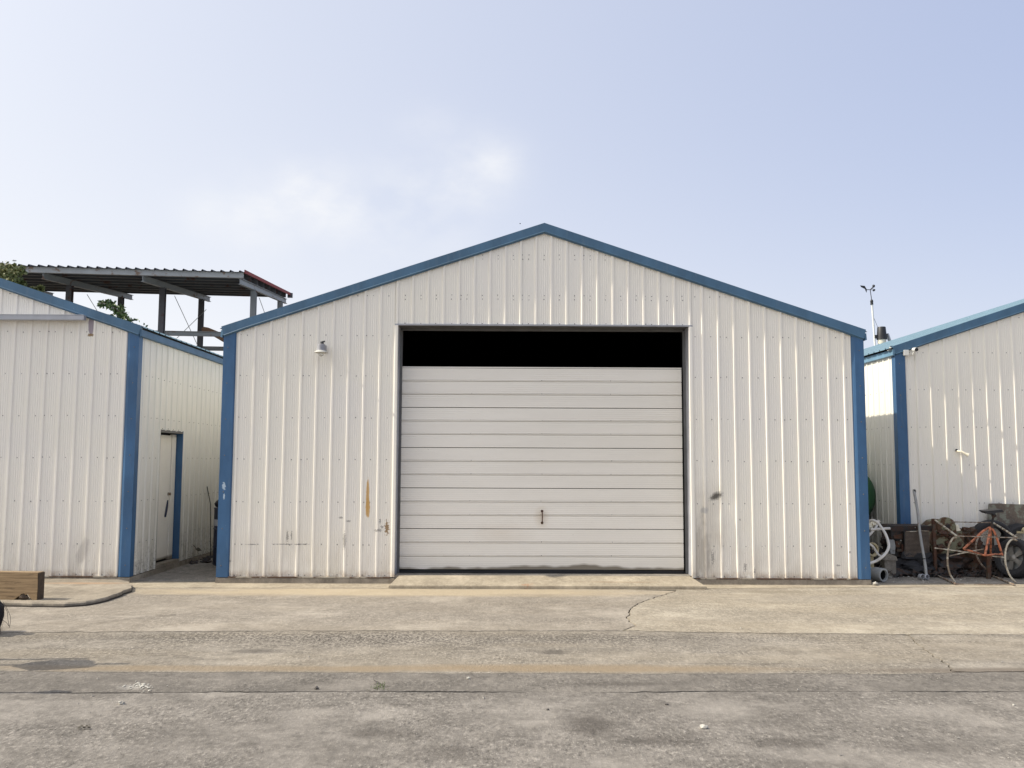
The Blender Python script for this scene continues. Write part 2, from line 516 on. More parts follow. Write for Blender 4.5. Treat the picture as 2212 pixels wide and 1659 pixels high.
M['dirt'] = simple('joint_dirt', (.075, .062, .045), .95, var=.4, s=20, bump=.6, bs=80, dist=.01)
M['gritty'] = simple('grit', (.30, .28, .25), .85, var=.4, s=40)
M['stone'] = simple('stone', (.45, .43, .38), .8, var=.2, s=30)
M['stonedark'] = simple('stone_dark', (.10, .09, .08), .8, var=.2, s=30)
M['foam'] = simple('yellowed_foam', (.42, .36, .22), .9, var=.3, s=20)
M['dryleaf'] = simple('dry_leaf', (.07, .06, .04), .8)
M['weed'] = simple('weed_green', (.09, .12, .04), .7)
M['fur'] = simple('black_fur', (.010, .009, .012), .8, bump=.8, bs=70, dist=.01)
M['gull'] = simple('grey_feather', (.30, .31, .33), .7)
M['crack'] = simple('crack_dark', (.05, .042, .033), .95, bump=.3)


# ------------------------------------------------------------------ mesh helpers
class MB:
    def __init__(s):
        s.v, s.f, s.mi = [], [], []

    def add(s, vs, fs, mi=0):
        b = len(s.v)
        s.v += [tuple(v) for v in vs]
        for f in fs:
            s.f.append([b + i for i in f])
            s.mi.append(mi)
        return s

    def box(s, x0, x1, y0, y1, z0, z1, rot=None, mi=0, taper=0):
        vs = [(x, y, z) for z in (z0, z1) for y in (y0, y1) for x in (x0, x1)]
        if rot:
            vs = [rot(Vector(v)) for v in vs]
        return s.add(vs, [(0, 2, 3, 1), (4, 5, 7, 6), (0, 1, 5, 4), (2, 6, 7, 3), (0, 4, 6, 2), (1, 3, 7, 5)], mi)

    def bar(s, a, b, w, h=None, up=(0, 0, 1), mi=0):
        """square bar from a to b"""
        a, b = Vector(a), Vector(b)
        h = h or w
        d = (b - a).normalized()
        u = Vector(up)
        if abs(d.dot(u)) > .98:
            u = Vector((0, 1, 0))
        sx = d.cross(u).normalized()
        sy = sx.cross(d)
        vs = []
        for p in (a, b):
            for (i, j) in ((-1, -1), (1, -1), (1, 1), (-1, 1)):
                vs.append(p + sx * i * w / 2 + sy * j * h / 2)
        return s.add(vs, [(3, 2, 1, 0), (4, 5, 6, 7), (0, 1, 5, 4), (1, 2, 6, 5), (2, 3, 7, 6), (3, 0, 4, 7)], mi)

    def tube(s, pts, r, n=8, caps=True, mi=0, rr=None):
        pts = [Vector(p) for p in pts]
        rings = []
        u = None
        for i, p in enumerate(pts):
            d = (pts[min(i + 1, len(pts) - 1)] - pts[max(i - 1, 0)]).normalized()
            if u is None:
                u = d.orthogonal().normalized()
            else:
                u = (u - d * u.dot(d)).normalized()
            w = d.cross(u)
            ri = rr[i] if rr else r
            rings.append([p + (u * cos(2 * pi * k / n) + w * sin(2 * pi * k / n)) * ri for k in range(n)])
        vs = [q for rg in rings for q in rg]
        fs = []
        for i in range(len(pts) - 1):
            for k in range(n):
                k2 = (k + 1) % n
                fs.append((i * n + k, i * n + k2, (i + 1) * n + k2, (i + 1) * n + k))
        if caps:
            fs.append(tuple(range(n - 1, -1, -1)))
            fs.append(tuple((len(pts) - 1) * n + k for k in range(n)))
        return s.add(vs, fs, mi)

    def lathe(s, prof, o, axis=(0, 0, 1), n=20, mi=0):
        """prof: (radius, height) list"""
        ax = Vector(axis).normalized()
        u = ax.orthogonal().normalized()
        w = ax.cross(u)
        o = Vector(o)
        vs = []
        for (r, h) in prof:
            r = max(r, .0003)
            vs += [o + ax * h + (u * cos(2 * pi * k / n) + w * sin(2 * pi * k / n)) * r for k in range(n)]
        fs = []
        for i in range(len(prof) - 1):
            for k in range(n):
                k2 = (k + 1) % n
                fs.append((i * n + k, i * n + k2, (i + 1) * n + k2, (i + 1) * n + k))
        return s.add(vs, fs, mi)

    def prism(s, poly, off, mi=0):
        """closed polygon extruded by the vector off"""
        off = Vector(off)
        n = len(poly)
        vs = [Vector(p) for p in poly] + [Vector(p) + off for p in poly]
        fs = [tuple(range(n))[::-1], tuple(range(n, 2 * n))]
        fs += [(i, (i + 1) % n, n + (i + 1) % n, n + i) for i in range(n)]
        return s.add(vs, fs, mi)

    def rock(s, c, r, seed=0, sub=2, rough=.35, mi=0, freq=2.0):
        bm = bmesh.new()
        bmesh.ops.create_icosphere(bm, subdivisions=sub, radius=1)
        r = r if isinstance(r, (tuple, list)) else (r, r, r)
        vs = []
        for v in bm.verts:
            k = 1 + rough * noise.noise(v.co * freq + Vector((seed * 3.1, seed, 0))) * 1.6
            vs.append((c[0] + v.co.x * k * r[0], c[1] + v.co.y * k * r[1], c[2] + v.co.z * k * r[2]))
        fs = [tuple(v.index for v in f.verts) for f in bm.faces]
        bm.free()
        return s.add(vs, fs, mi)

    def build(s, name, mat, parent=None, smooth=False, kind=None, bevel=0):
        me = bpy.data.meshes.new(name)
        me.from_pydata(s.v, [], s.f)
        mats = mat if isinstance(mat, (list, tuple)) else [mat]
        for m in mats:
            me.materials.append(M[m] if isinstance(m, str) else m)
        if len(mats) > 1:
            me.polygons.foreach_set('material_index', s.mi)
        if smooth:
            me.polygons.foreach_set('use_smooth', [True] * len(me.polygons))
        me.validate()
        me.update()
        bm = bmesh.new()
        bm.from_mesh(me)
        bmesh.ops.recalc_face_normals(bm, faces=bm.faces)
        if bevel:
            ed = [e for e in bm.edges if len(e.link_faces) == 2 and e.calc_face_angle(0) > .6]
            bmesh.ops.bevel(bm, geom=ed, offset=bevel, segments=2, affect='EDGES', clamp_overlap=True)
        bm.to_mesh(me)
        bm.free()
        o = bpy.data.objects.new(name, me)
        COL.objects.link(o)
        if parent:
            o.parent = parent
        if smooth:
            try:
                me.set_sharp_from_angle(angle=radians(40))
            except Exception:
                pass
        if kind:
            o['kind'] = kind
        return o


ROOTLOC = {}


def tag(o, label, cat, group=None, kind=None):
    o['label'] = label
    if cat:
        o['category'] = cat
    if group:
        o['group'] = group
    if kind:
        o['kind'] = kind
    return o


def thing(name, label, cat, loc=(0, 0, 0), group=None):
    """an Empty at the thing's base; parts are modelled in world metres and keep their place"""
    o = bpy.data.objects.new(name, None)
    o.empty_display_size = .2
    o.location = loc
    COL.objects.link(o)
    tag(o, label, cat, group)
    ROOTLOC[o.name] = Vector(loc)
    return o


def settle():
    """parts were modelled in world coordinates: undo their root's offset"""
    for o in list(COL.objects):
        if o.parent is not None and o.parent.parent is None and o.parent.type == 'EMPTY' and not o.get('_local'):
            o.matrix_parent_inverse = Matrix.Translation(-ROOTLOC.get(o.parent.name, Vector((0, 0, 0))))
    ws.location, ws.scale = WS_MOVE[0], (WS_MOVE[1],) * 3


# ------------------------------------------------------------------ ground
def struct(o):
    o['kind'] = 'structure'
    return o


gm = MB()
gm.add([(-400, -60, -.045), (400, -60, -.045), (400, 500, -.045), (-400, 500, -.045)], [(0, 1, 2, 3)])
ground = struct(gm.build('ground', 'dirt'))


def jag(pts, step=.045, amp=.012, seed=0, sm=.12):
    """polyline -> ragged broken edge"""
    out = []
    for i in range(len(pts) - 1):
        a, b = Vector(pts[i] + (0,)) if len(pts[i]) == 2 else Vector(pts[i]), Vector(pts[i + 1] + (0,)) if len(pts[i + 1]) == 2 else Vector(pts[i + 1])
        L = (b - a).length
        n = max(1, int(L / step))
        d = (b - a).normalized()
        nr = Vector((-d.y, d.x, 0))
        for k in range(n):
            p = a + (b - a) * (k / n)
            o = noise.noise(p * 9 + Vector((seed, 0, 0))) * amp * 1.6 + noise.noise(p * 1.3 + Vector((0, seed, 0))) * sm * .35 \
                + random.uniform(-amp, amp) * .5
            out.append(p + nr * o)
    last = pts[-1]
    out.append(Vector((last[0], last[1], 0)))
    return out


def slab(name, poly, z, mat, depth=.04, bevel=0):
    m = MB()
    pl = [(p[0], p[1], z - depth) for p in poly]
    m.prism(pl, (0, 0, depth))
    o = m.build(name, mat, ground, bevel=bevel)
    return o


def G(x, y):
    p = at(x, y, Z=0)
    return (p.x, p.y)


XL, XR = -26.0, 26.0
gap = .010
j1 = jag([(XL, 6.84), (-2.9, 6.84), (-1.2, 6.90), (.6, 6.885), (2.6, 6.93), (XR, 6.97)], .05, .013, 1, .05)
j2 = jag([(XL, 7.52), (-2, 7.50), (1, 7.47), (3.2, 7.50), (4.2, 7.58), (XR, 7.58)], .08, .010, 2, .10)
h1 = G(1345, 1363)
h2, h3, h4, h5, h6 = G(1372, 1352), G(1357, 1336), G(1359, 1318), G(1378, 1304), G(1400, 1296)
j3a = jag([(XL, 9.25), G(60, 1366), G(700, 1363), h1], .05, .013, 3, .05)
j3h = jag([h1, h2, h3, h4, h5, h6, (h6[0] + .5, 12.15)], .04, .018, 4, .05)
j3b = jag([h1, (h1[0] + .12, 9.32), G(1700, 1369), G(2212, 1372), (XR, 9.3)], .05, .013, 5, .08)
dcr = jag([G(1962, 1372), G(1990, 1398), G(2030, 1425), G(2062, 1452)], .04, .02, 6, .05)


def shift(pl, dy, dx=0):
    return [Vector((p.x + dx, p.y + dy, 0)) for p in pl]


def wid(pl, sg, w0, w1, f=2.3, sd=0):
    return [Vector((p.x, p.y + sg * (w0 + w1 * max(0, noise.noise(Vector((p.x * f, sd, 1))) + .25)), 0)) for p in pl]


slab('concrete_slab', [Vector((XL, -12, 0)), Vector((XR, -12, 0))] + wid(j1, -1, .006, .045, .9)[::-1], 0, 'c1')
slab('concrete_slab', wid(j1, 1, .006, .030, 1.1, 4) + shift(j2, -.0005)[::-1], -.003, 'c2')
i3 = min(range(len(j3b)), key=lambda i: abs(j3b[i].x - dcr[0].x))
i2 = min(range(len(j2)), key=lambda i: abs(j2[i].x - dcr[-1].x))
slab('concrete_slab', wid(j2[:i2 + 1], 1, .0, .004, 3) + shift(dcr[1:-1], 0, -.006)[::-1] + shift(j3b[1:i3], -gap * .6)[::-1] + wid(j3a, -1, .0, .016, 5)[::-1], -.001, 'c3')
slab('concrete_slab', wid(j2[i2 + 1:], 1, .004, .012, 2) + shift(j3b[i3 + 1:], -gap * .6)[::-1] + shift(dcr[1:-1], 0, .006), .001, 'c3')
ap = jag([(XL, 12.28), (-5.2, 12.28), (-4, 12.31), (-1.56, 12.33)], .06, .008, 8, .04)
slab('concrete_slab', wid(j3a, 1, .0, .016, 4, 3) + shift(j3h[1:], 0, -gap) + [Vector((1.6, 12.28, 0)), Vector((-1.50, 12.28, 0))] + shift(ap, -.008)[::-1], .003, 'c4')
apr = jag([(2.74, 12.38), (4.2, 12.50), (6.0, 12.62), (7.3, 12.60), (XR, 12.5)], .07, .008, 9, .05)
slab('concrete_slab', shift(j3b, gap * .6) + shift(apr, -.006)[::-1] + [Vector((2.74, 12.28, 0)), Vector((h6[0] + .53, 12.28, 0))] + shift(j3h[1:-1], 0, gap)[::-1], .003, 'c5')
slab('concrete_apron', shift(ap, 0) + [Vector((-1.56, 12.92, 0)), Vector((XL, 12.92, 0))], .006, 'apron')
slab('concrete_apron', [Vector((-1.548, 12.27, 0)), Vector((2.73, 12.27, 0)), Vector((2.73, 12.80, 0)), Vector((-1.548, 12.80, 0))], .004, 'apron')
slab('concrete_apron', shift(apr, 0) + [Vector((XR, 12.95, 0)), Vector((2.742, 12.95, 0))], .006, 'apron')
slab('alley_floor', [Vector((-5.33, 12.93, 0)), Vector((-4.11, 12.93, 0)), Vector((-4.11, 30, 0)), Vector((-5.33, 30, 0))], .012, 'yard')
slab('alley_floor', [Vector((5.22, 12.96, 0)), Vector((16, 12.96, 0)), Vector((16, 30, 0)), Vector((5.22, 30, 0))], .010, 'yard')

# small cracks running off the joints
cm = MB()
for pts, w in (([G(0, 1396), G(90, 1374), G(190, 1350), G(300, 1336), G(380, 1330)], .018),
               ([G(818, 1452), G(806, 1470), G(822, 1484), G(812, 1494)], .02),
               ([G(265, 1412), G(360, 1416), G(470, 1428)], .010),
               ([G(1310, 1402), G(1318, 1425), G(1340, 1440)], .012),
               ([G(1620, 1570), G(1632, 1590), G(1640, 1610)], .008)):
    pl = jag(pts, .05, .016, 3, .06)
    zz = .013
    vs, fs = [], []
    for i, p in enumerate(pl):
        ww = w * (.4 + .9 * random.random()) * .5
        vs += [(p.x, p.y - ww, zz), (p.x, p.y + ww, zz)]
    for i in range(len(pl) - 1):
        if random.random() < .85:
            fs.append((2 * i, 2 * i + 2, 2 * i + 3, 2 * i + 1))
    cm.add(vs, fs)
ck = cm.build('crack', 'crack', ground, kind='stuff')

# loading ramp in front of the big door
rp = MB()
rp.add([(-1.60, 12.30, 0), (2.76, 12.30, 0), (2.76, 12.30, .042), (-1.60, 12.30, .042),
        (-1.52, 12.80, .122), (2.63, 12.80, .122), (-1.52, 12.80, 0), (2.63, 12.80, 0)],
       [(0, 1, 2, 3), (3, 2, 5, 4), (0, 3, 4, 6), (1, 7, 5, 2), (4, 5, 7, 6), (0, 6, 7, 1)])
ro = rp.build('ramp', 'apron', bevel=.008)
tag(ro, 'low cream concrete ramp rising to the big sectional door', 'ramp')

# raised slab on the left with a rounded nose
def GE(x, y):
    p = at(x, y, Z=.05)
    return (p.x, p.y)


edge = [GE(-600, 1300), GE(0, 1301), GE(70, 1302), GE(140, 1303), GE(185, 1300), GE(222, 1293), GE(255, 1282), GE(283, 1271), GE(286, 1265), GE(276, 1257), GE(255, 1252), GE(220, 1248)]
ed = jag(edge, .10, .012, 12, .06)
m = MB()
top, n = [], len(ed)
ring0 = [(p.x, p.y, 0) for p in ed]
ring1 = [(p.x, p.y + .004, .040) for p in ed]
ring2 = [(p.x - .01, p.y + .022, .055) for p in ed]
vs = ring0 + ring1 + ring2
fs = []
for r in range(2):
    for i in range(n - 1):
        fs.append((r * n + i, r * n + i + 1, (r + 1) * n + i + 1, (r + 1) * n + i))
vs += [(ed[-1].x, 12.79, .062), (ed[0].x, 12.79, .062)]
fs.append([2 * n + i for i in range(n)] + [3 * n, 3 * n + 1])
m.add(vs, fs)
so_ = m.build('raised_slab', 'slabl', bevel=0)
tag(so_, 'raised pale concrete slab with rounded nose along the left warehouse', 'slab')
m = MB()
m.tube([(p.x + .006, p.y - .012, .012) for p in ed[:-8]], .011, 5)
m.build('slab_joint', 'crack', ground)


# ------------------------------------------------------------------ warehouses
def hrib(u, phase, pitch, hgt=.020, w=.025):
    """height of the sheet profile at u: major rib and four faint stiffening ribs"""
    d = (u - phase) / pitch
    d = (d - math.floor(d + .5)) * pitch
    a = abs(d)
    if a < .012:
        return hgt
    if a < w:
        return hgt * (w - a) / (w - .012)
    e = (d / pitch) % 1.0
    for q in (.30, .43, .57, .70):
        b = abs(e - q) * pitch
        if b < .004:
            return .0038
        if b < .010:
            return .0038 * (.010 - b) / .006
    return 0.0


def breaks(u0, u1, phase, pitch, minor=True, w=.025):
    out = {round(u0, 5), round(u1, 5)}
    k0 = math.floor((u0 - phase) / pitch) - 1
    for k in range(int(k0), int(k0) + int((u1 - u0) / pitch) + 4):
        c = phase + k * pitch
        q = [c - w, c - .012, c + .012, c + w]
        if minor:
            for e in (.30, .43, .57, .70):
                q += [c + e * pitch + s for s in (-.010, -.004, .004, .010)]
        for x in q:
            if u0 < x < u1:
                out.add(round(x, 5))
    return sorted(out)


def sheet(mb, u0, u1, zb, zt, phase, pitch, fmap, lift=0.0, dents=(), rows=.3, minor=True, seed=0, amp=.0022):
    us = breaks(u0, u1, phase, pitch, minor)
    zmax = max(zt(u) for u in us)
    zmin = min(zb(u) for u in us)
    nr = max(1, int((zmax - zmin) / rows))
    vs, fs = [], []
    for r in range(nr + 1):
        for u in us:
            a, b = zb(u), zt(u)
            z = a + (b - a) * r / nr
            h = hrib(u, phase, pitch)
            h += amp * noise.noise(Vector((u * 1.7 + seed, z * .9, seed))) * 2
            du = .0
            if h > .01:
                du = .0025 * noise.noise(Vector((u * 3, z * 1.4, 5 + seed)))
                if z < 1.0:
                    du += .006 * noise.noise(Vector((u * 7, z * 4, 2))) * (1 - z)
            for (dx, dz, rr, dep) in dents:
                q = ((u - dx) / rr) ** 2 + ((z - dz) / (rr * 1.2)) ** 2
                if q < 1:
                    h -= dep * (1 - q) ** 2
            vs.append(fmap(u + du, h + lift, z))
    n = len(us)
    for r in range(nr):
        for i in range(n - 1):
            fs.append((r * n + i, r * n + i + 1, (r + 1) * n + i + 1, (r + 1) * n + i))
    mb.add(vs, fs)


def panels(root, u0, u1, zb, zt, phase, pitch, fmap, mat, lapk=0, dents=(), rows=.22, per=4, name='wall_panel', cutz=None):
    """hang four-rib sheets side by side, each lapping its neighbour on a rib"""
    k0 = math.floor((u0 - phase) / pitch / per) * per + lapk
    laps = [phase + (k0 + per * i) * pitch for i in range(-1, 40)]
    laps = [x for x in laps if u0 + .08 < x < u1 - .08]
    cuts = [u0] + laps + [u1]
    for i in range(len(cuts) - 1):
        a, b = cuts[i], cuts[i + 1]
        if i > 0:
            a -= .029
        if i < len(cuts) - 2:
            b += .029
        mb = MB()
        sheet(mb, a, b, zb, zt, phase, pitch, fmap, .0015 * (i % 2), dents, rows, seed=i * 7.3)
        o = mb.build(name, mat, root)
    return cuts


def screws(root, u0, u1, rows, phase, pitch, fmap, ztop, zbot=lambda u: 0, lap=4, lapk=0, r=.0075):
    mb = MB()
    k0 = int(math.floor((u0 - phase) / pitch)) - 1
    for z in rows:
        for k in range(k0, k0 + int((u1 - u0) / pitch) + 3):
            lst = [phase + (k + .52) * pitch]
            if (k - lapk) % lap == 0:
                lst.append(phase + (k + .10) * pitch)
            for u in lst:
                if not (u0 + .05 < u < u1 - .03):
                    continue
                zz = z + random.uniform(-.006, .006)
                if zz > ztop(u) - .05 or zz < zbot(u):
                    continue
                h0 = hrib(u, phase, pitch)
                uu = u + random.uniform(-.006, .006)
                ring = []
                for (rr, hh) in ((r, .0), (r, .003), (r * .6, .0035), (r * .6, .008)):
                    ring.append([fmap(uu + rr * cos(a * pi / 3), h0 + hh, zz + rr * sin(a * pi / 3)) for a in range(6)])
                vs = [q for rg in ring for q in rg]
                fs = []
                for i in range(3):
                    for a in range(6):
                        fs.append((i * 6 + a, i * 6 + (a + 1) % 6, i * 6 + 6 + (a + 1) % 6, i * 6 + 6 + a))
                fs.append(tuple(range(18, 24)))
                mb.add(vs, fs)
    return mb.build('screw_heads', 'screw', root, kind='stuff')


SL = .333


def warehouse(name, label, x0, x1, yf, yb, zbase, eave, matn, openx=None, openz=None, phases=None, lapk=0, dents=(), srows=(), side=None, ridge=None, foot_proud=.035):
    """x0..x1 wall faces, yf front face, eave = height of the top of the rake trim at the corner"""
    root = thing(name, label, 'warehouse', ((x0 + x1) / 2, yf, 0))
    xr = (x0 + x1) / 2 if ridge is None else ridge
    zr = eave + (xr - x0) * SL

    def rooftop(x):
        return eave + (min(x, 2 * xr - x) - x0) * SL if True else 0

    def ztop(u):
        return rooftop(u) - .115

    # foundation: ledge standing a little proud of the sheets
    t_ = foot_proud
    parts = [(x0 - .02, openx[0] + .005, yf - t_, yf + .30), (openx[1] - .01, x1 + .02, yf - t_, yf + .30)] if openx else [(x0 - .02, x1 + .02, yf - t_, yf + .30)]
    parts += [(x0 - .02, x0 + .3, yf + .302, yb), (x1 - .3, x1 + .02, yf + .302, yb)]
    for bx_ in parts:
        mb = MB()
        mb.box(*bx_, -.04, zbase - .012)
        mb.build('foundation', 'ledge', root, bevel=.006)
    segs = [(x0 + .16, openx[0] - .065), (openx[1] + .065, x1 - .17)] if openx else [(x0 + .16, x1 - .17)]
    for sa, sb_ in segs:
        mb = MB()
        mb.box(sa, sb_, yf - t_ - .004, yf + .002, zbase - .0115, zbase + .006)
        mb.build('base_angle', 'sill', root)
    # front sheets
    fm = lambda u, h, z: (u, yf - h, z)
    if openx:
        a, b = openx
        panels(root, x0 + .03, a - .052, lambda u: zbase, ztop, *phases[0], fm, matn, lapk, dents)
        panels(root, a - .051, b + .057, lambda u: openz + .018, ztop, *phases[1], fm, matn, 0, dents)
        panels(root, b + .058, x1 - .03, lambda u: zbase, ztop, *phases[2], fm, matn, 1, dents)
        screws(root, x0 + .15, a - .04, srows, *phases[0], fm, ztop)
        screws(root, a, b, (openz + .035, 4.10, 4.16, 4.70, 4.76), *phases[1], fm, ztop, lap=4)
        screws(root, b + .045, x1 - .15, srows, *phases[2], fm, ztop, lapk=1)
    else:
        panels(root, x0 + .03, x1 - .03, lambda u: zbase, ztop, *phases[0], fm, matn, lapk, dents)
        screws(root, x0 + .16, x1 - .16, srows, *phases[0], fm, ztop)
    # corner trims: face, folded lip towards the sheets, return round the corner
    for sgn, xc in ((-1, x0), (1, x1)):
        w = .165
        a, b = (xc - .012, xc + w) if sgn < 0 else (xc - w, xc + .012)
        pr = .034
        if sgn < 0:
            prof = [(a, yf + .10), (a, yf - pr), (b - .014, yf - pr), (b, yf - pr + .020), (b, yf - .002), (b - .03, yf + .004), (a + .01, yf + .004), (a + .01, yf + .10)]
        else:
            prof = [(b, yf + .10), (b, yf - pr), (a + .045, yf - pr), (a + .020, yf - pr + .012), (a, yf - .006), (a + .01, yf + .004), (b - .01, yf + .004), (b - .01, yf + .10)]
        zt = rooftop(min(max(xc, x0), x1)) - .085
        mb = MB()
        nseg = 10
        vs, fs = [], []
        for r in range(nseg + 1):
            z = zbase - .004 + (zt - zbase + .004) * r / nseg
            for (px, py) in prof:
                vs.append((px + .002 * noise.noise(Vector((px, z * 2, 1))), py + .003 * noise.noise(Vector((px, z * 1.5, 7))), z))
        n = len(prof)
        for r in range(nseg):
            for i in range(n):
                fs.append((r * n + i, r * n + (i + 1) % n, (r + 1) * n + (i + 1) % n, (r + 1) * n + i))
        fs.append(tuple(range(n)))
        fs.append(tuple(nseg * n + i for i in range(n)))
        mb.add(vs, fs)
        mb.build('corner_trim', 'blue', root)
    tsm = MB()
    for sgn, xc in ((-1, x0), (1, x1)):
        for k in range(7):
            z = .25 + k * .52
            xx = xc - sgn * .055
            tsm.lathe([(.0, -.006), (.005, -.006), (.009, -.001), (.009, .004)], (xx, yf - .034, z), (0, 1, 0), 6)
    tsm.build('trim_screws', 'screw', root, kind='stuff')
    # rake trims: fascia with kicked lower lip, dark soffit behind
    ov = .05
    for sgn in (-1, 1):
        xe = x0 - .045 if sgn < 0 else x1 + .045
        ze = rooftop(x0) - .045 * SL
        cx_, cz_ = xr, zr
        prof = [(yf - ov, 0), (yf - ov - .004, -.118), (yf - ov + .022, -.135), (yf - ov + .034, -.135), (yf - .026, -.150), (yf - .026, -.158),
                (yf - ov + .02, -.142), (yf - ov - .010, -.142), (yf - ov - .010, -.112), (yf - ov - .006, .004), (yf + .02, .004), (yf + .02, 0)]
        prof = [(yf - ov - .006, .004), (yf - ov - .008, -.118), (yf - ov - .012, -.126), (yf - ov + .004, -.134), (yf - .030, -.150), (yf - .030, -.120), (yf + .02, -.100), (yf + .02, .004)]
        vs, fs = [], []
        nseg = 14
        for r in range(nseg + 1):
            q = r / nseg
            x = xe + (cx_ - xe) * q
            z = ze + (cz_ - ze) * q
            for (py, pz) in prof:
                xx = x
                if r == 0:
                    xx = x - sgn * pz * .28 * -1 if False else x + (-sgn) * (-pz) * .30
                vs.append((xx, py + .002 * noise.noise(Vector((x * 1.3, pz, 3))), z + pz + .002 * noise.noise(Vector((x, 1, 3)))))
        n = len(prof)
        for r in range(nseg):
            for i in range(n):
                fs.append((r * n + i, r * n + (i + 1) % n, (r + 1) * n + (i + 1) % n, (r + 1) * n + i))
        fs.append(tuple(range(n)))
        mb = MB()
        mb.add(vs, fs)
        mb.build('rake_trim', 'rakeblue', root)
    # roof sheets: ribs run down the slope
    for sgn in (-1, 1):
        mb = MB()
        oh = .11 if side and side.get('other') else .07
        xe = x0 - oh if sgn < 0 else x1 + oh
        ze = eave - oh * SL - .002
        fmp = lambda u, h, s, xe=xe, ze=ze, sgn=sgn: (xe + (xr - xe) * s, u, ze + (zr - .004 - ze) * s + h)
        us = breaks(yf - .04, yb + .08, yf + .1, .2286, False)
        vs, fs = [], []
        for s_ in range(7):
            for u in us:
                vs.append(fmp(u, hrib(u, yf + .1, .2286) - .012, s_ / 6))
        n = len(us)
        for s_ in range(6):
            for i in range(n - 1):
                fs.append((s_ * n + i, s_ * n + i + 1, (s_ + 1) * n + i + 1, (s_ + 1) * n + i))
        # underside so that the sheet has a thickness of its own
        b0 = len(vs)
        vs += [(v[0], v[1], v[2] - .003) for v in vs]
        fs += [tuple(b0 + i for i in f)[::-1] for f in fs]
        mb.add(vs, fs)
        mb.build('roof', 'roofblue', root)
        # eave trim under the roof edge
        mb = MB()
        xw = x0 if sgn < 0 else x1
        zz = eave - .030
        zz -= .035
        pr2 = [(xw + sgn * .050, zz), (xw + sgn * .056, zz - .095), (xw + sgn * .026, zz - .108), (xw + sgn * .026, zz - .08), (xw - sgn * .02, zz + .0)]
        cs = MB()
        cs.box(min(xw, xw + sgn * .03), max(xw, xw + sgn * .03), yf + .02, yb - .02, zz + .002, zz + .030)
        cs.build('eave_gap_shade', 'interior', root)  # black strip put in for the shadow gap under the roof overhang
        mb.prism([(a_, yf - .05, b_) for a_, b_ in pr2], (0, yb - yf + .05, 0))
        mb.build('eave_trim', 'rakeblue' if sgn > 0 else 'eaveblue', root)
    # back wall and the side walls
    mb = MB()
    mb.add([(x0, yb, 0), (x1, yb, 0), (x1, yb, ztop(x1)), (xr, yb, ztop(xr)), (x0, yb, ztop(x0)),
            (x0, yb - .05, 0), (x1, yb - .05, 0), (x1, yb - .05, ztop(x1)), (xr, yb - .05, ztop(xr)), (x0, yb - .05, ztop(x0))],
           [(0, 1, 2, 3, 4), (9, 8, 7, 6, 5), (0, 4, 9, 5), (1, 6, 7, 2)])
    mb.build('back_wall', 'panel_side', root)
    for sgn, xw in ((-1, x0), (1, x1)):
        fs_ = lambda u, h, z, xw=xw, sgn=sgn: (xw + sgn * h, u, z)
        zt2 = eave - .10
        dr = side if (side and side['sgn'] == sgn) else None
        if dr:
            ph = (dr['phase'], .2286)
            y0_, y1_, z1_ = dr['door']
            panels(root, yf + .10, y0_, lambda u: zbase, lambda u: zt2, *ph, fs_, 'panel_side', 0, name='side_panel')
            panels(root, y0_, y1_, lambda u: z1_, lambda u: zt2, *ph, fs_, 'panel_side', 0, name='side_panel')
            panels(root, y1_, dr['till'], lambda u: zbase, lambda u: zt2, *ph, fs_, 'panel_side', 0, name='side_panel')
            mb = MB()
            sheet(mb, dr['till'], yb, lambda u: zbase, lambda u: zt2, *ph, fs_)
            mb.build('side_wall', 'panel_side', root)
            screws(root, yf + .2, y0_, srows, *ph, fs_, lambda u: zt2)
            screws(root, y0_, y1_, [z for z in srows if z > z1_ + .05] + [z1_ + .03], *ph, fs_, lambda u: zt2)
            screws(root, y1_, dr['till'], srows, *ph, fs_, lambda u: zt2)
        elif side and side.get('other') == sgn:
            ph = (yf + .2, .2286)
            panels(root, yf + .10, yb, lambda u: zbase, lambda u: zt2, *ph, fs_, 'panel_side', 0, name='side_panel')
            screws(root, yf + .2, yb, srows, *ph, fs_, lambda u: zt2)
        else:
            mb = MB()
            sheet(mb, yf + .10, yb, lambda u: zbase, lambda u: zt2, yf + .2, .2286, fs_, rows=1, minor=False)
            mb.build('side_wall', 'panel_side', root)
    return root, ztop


ROWS = (.118, .545, 1.148, 1.757, 2.360, 2.970, 3.560)
OX, OZ = (-1.58, 2.655), 3.71
main, mtop = warehouse('warehouse', 'white ribbed metal shed with blue trim and a huge half dark doorway, in the middle', -4.095, 5.19, 12.80, 24.0, .092, 3.685, 'panel_main',
                       OX, OZ, ((-3.886, .2276), (.2031, .2252), (2.861, .2286)),
                       dents=((-3.66, .45, .22, .010), (-3.05, .50, .30, .014), (-2.78, .35, .2, .008), (3.08, 1.20, .14, .014), (3.05, .55, .18, .010),
                              (3.40, .75, .12, .008), (4.5, .9, .10, .006), (-1.95, .8, .14, .008), (4.85, .45, .10, .008)),
                       srows=ROWS + (4.15, 4.73), ridge=.5475)
left, ltop = warehouse('warehouse', 'white ribbed metal shed cut by the left edge, with a narrow white side door', -14.64, -5.34, 12.80, 24.5, .092, 3.69, 'panel_left',
                       phases=((-5.758, .2305),), srows=(.118, .547, 1.149, 1.770, 2.372, 2.981, 3.590, 4.15),
                       side=dict(sgn=1, door=(13.69, 14.66, 2.20), till=17.4, phase=12.98), dents=((-6.02, .40, .25, .012),))
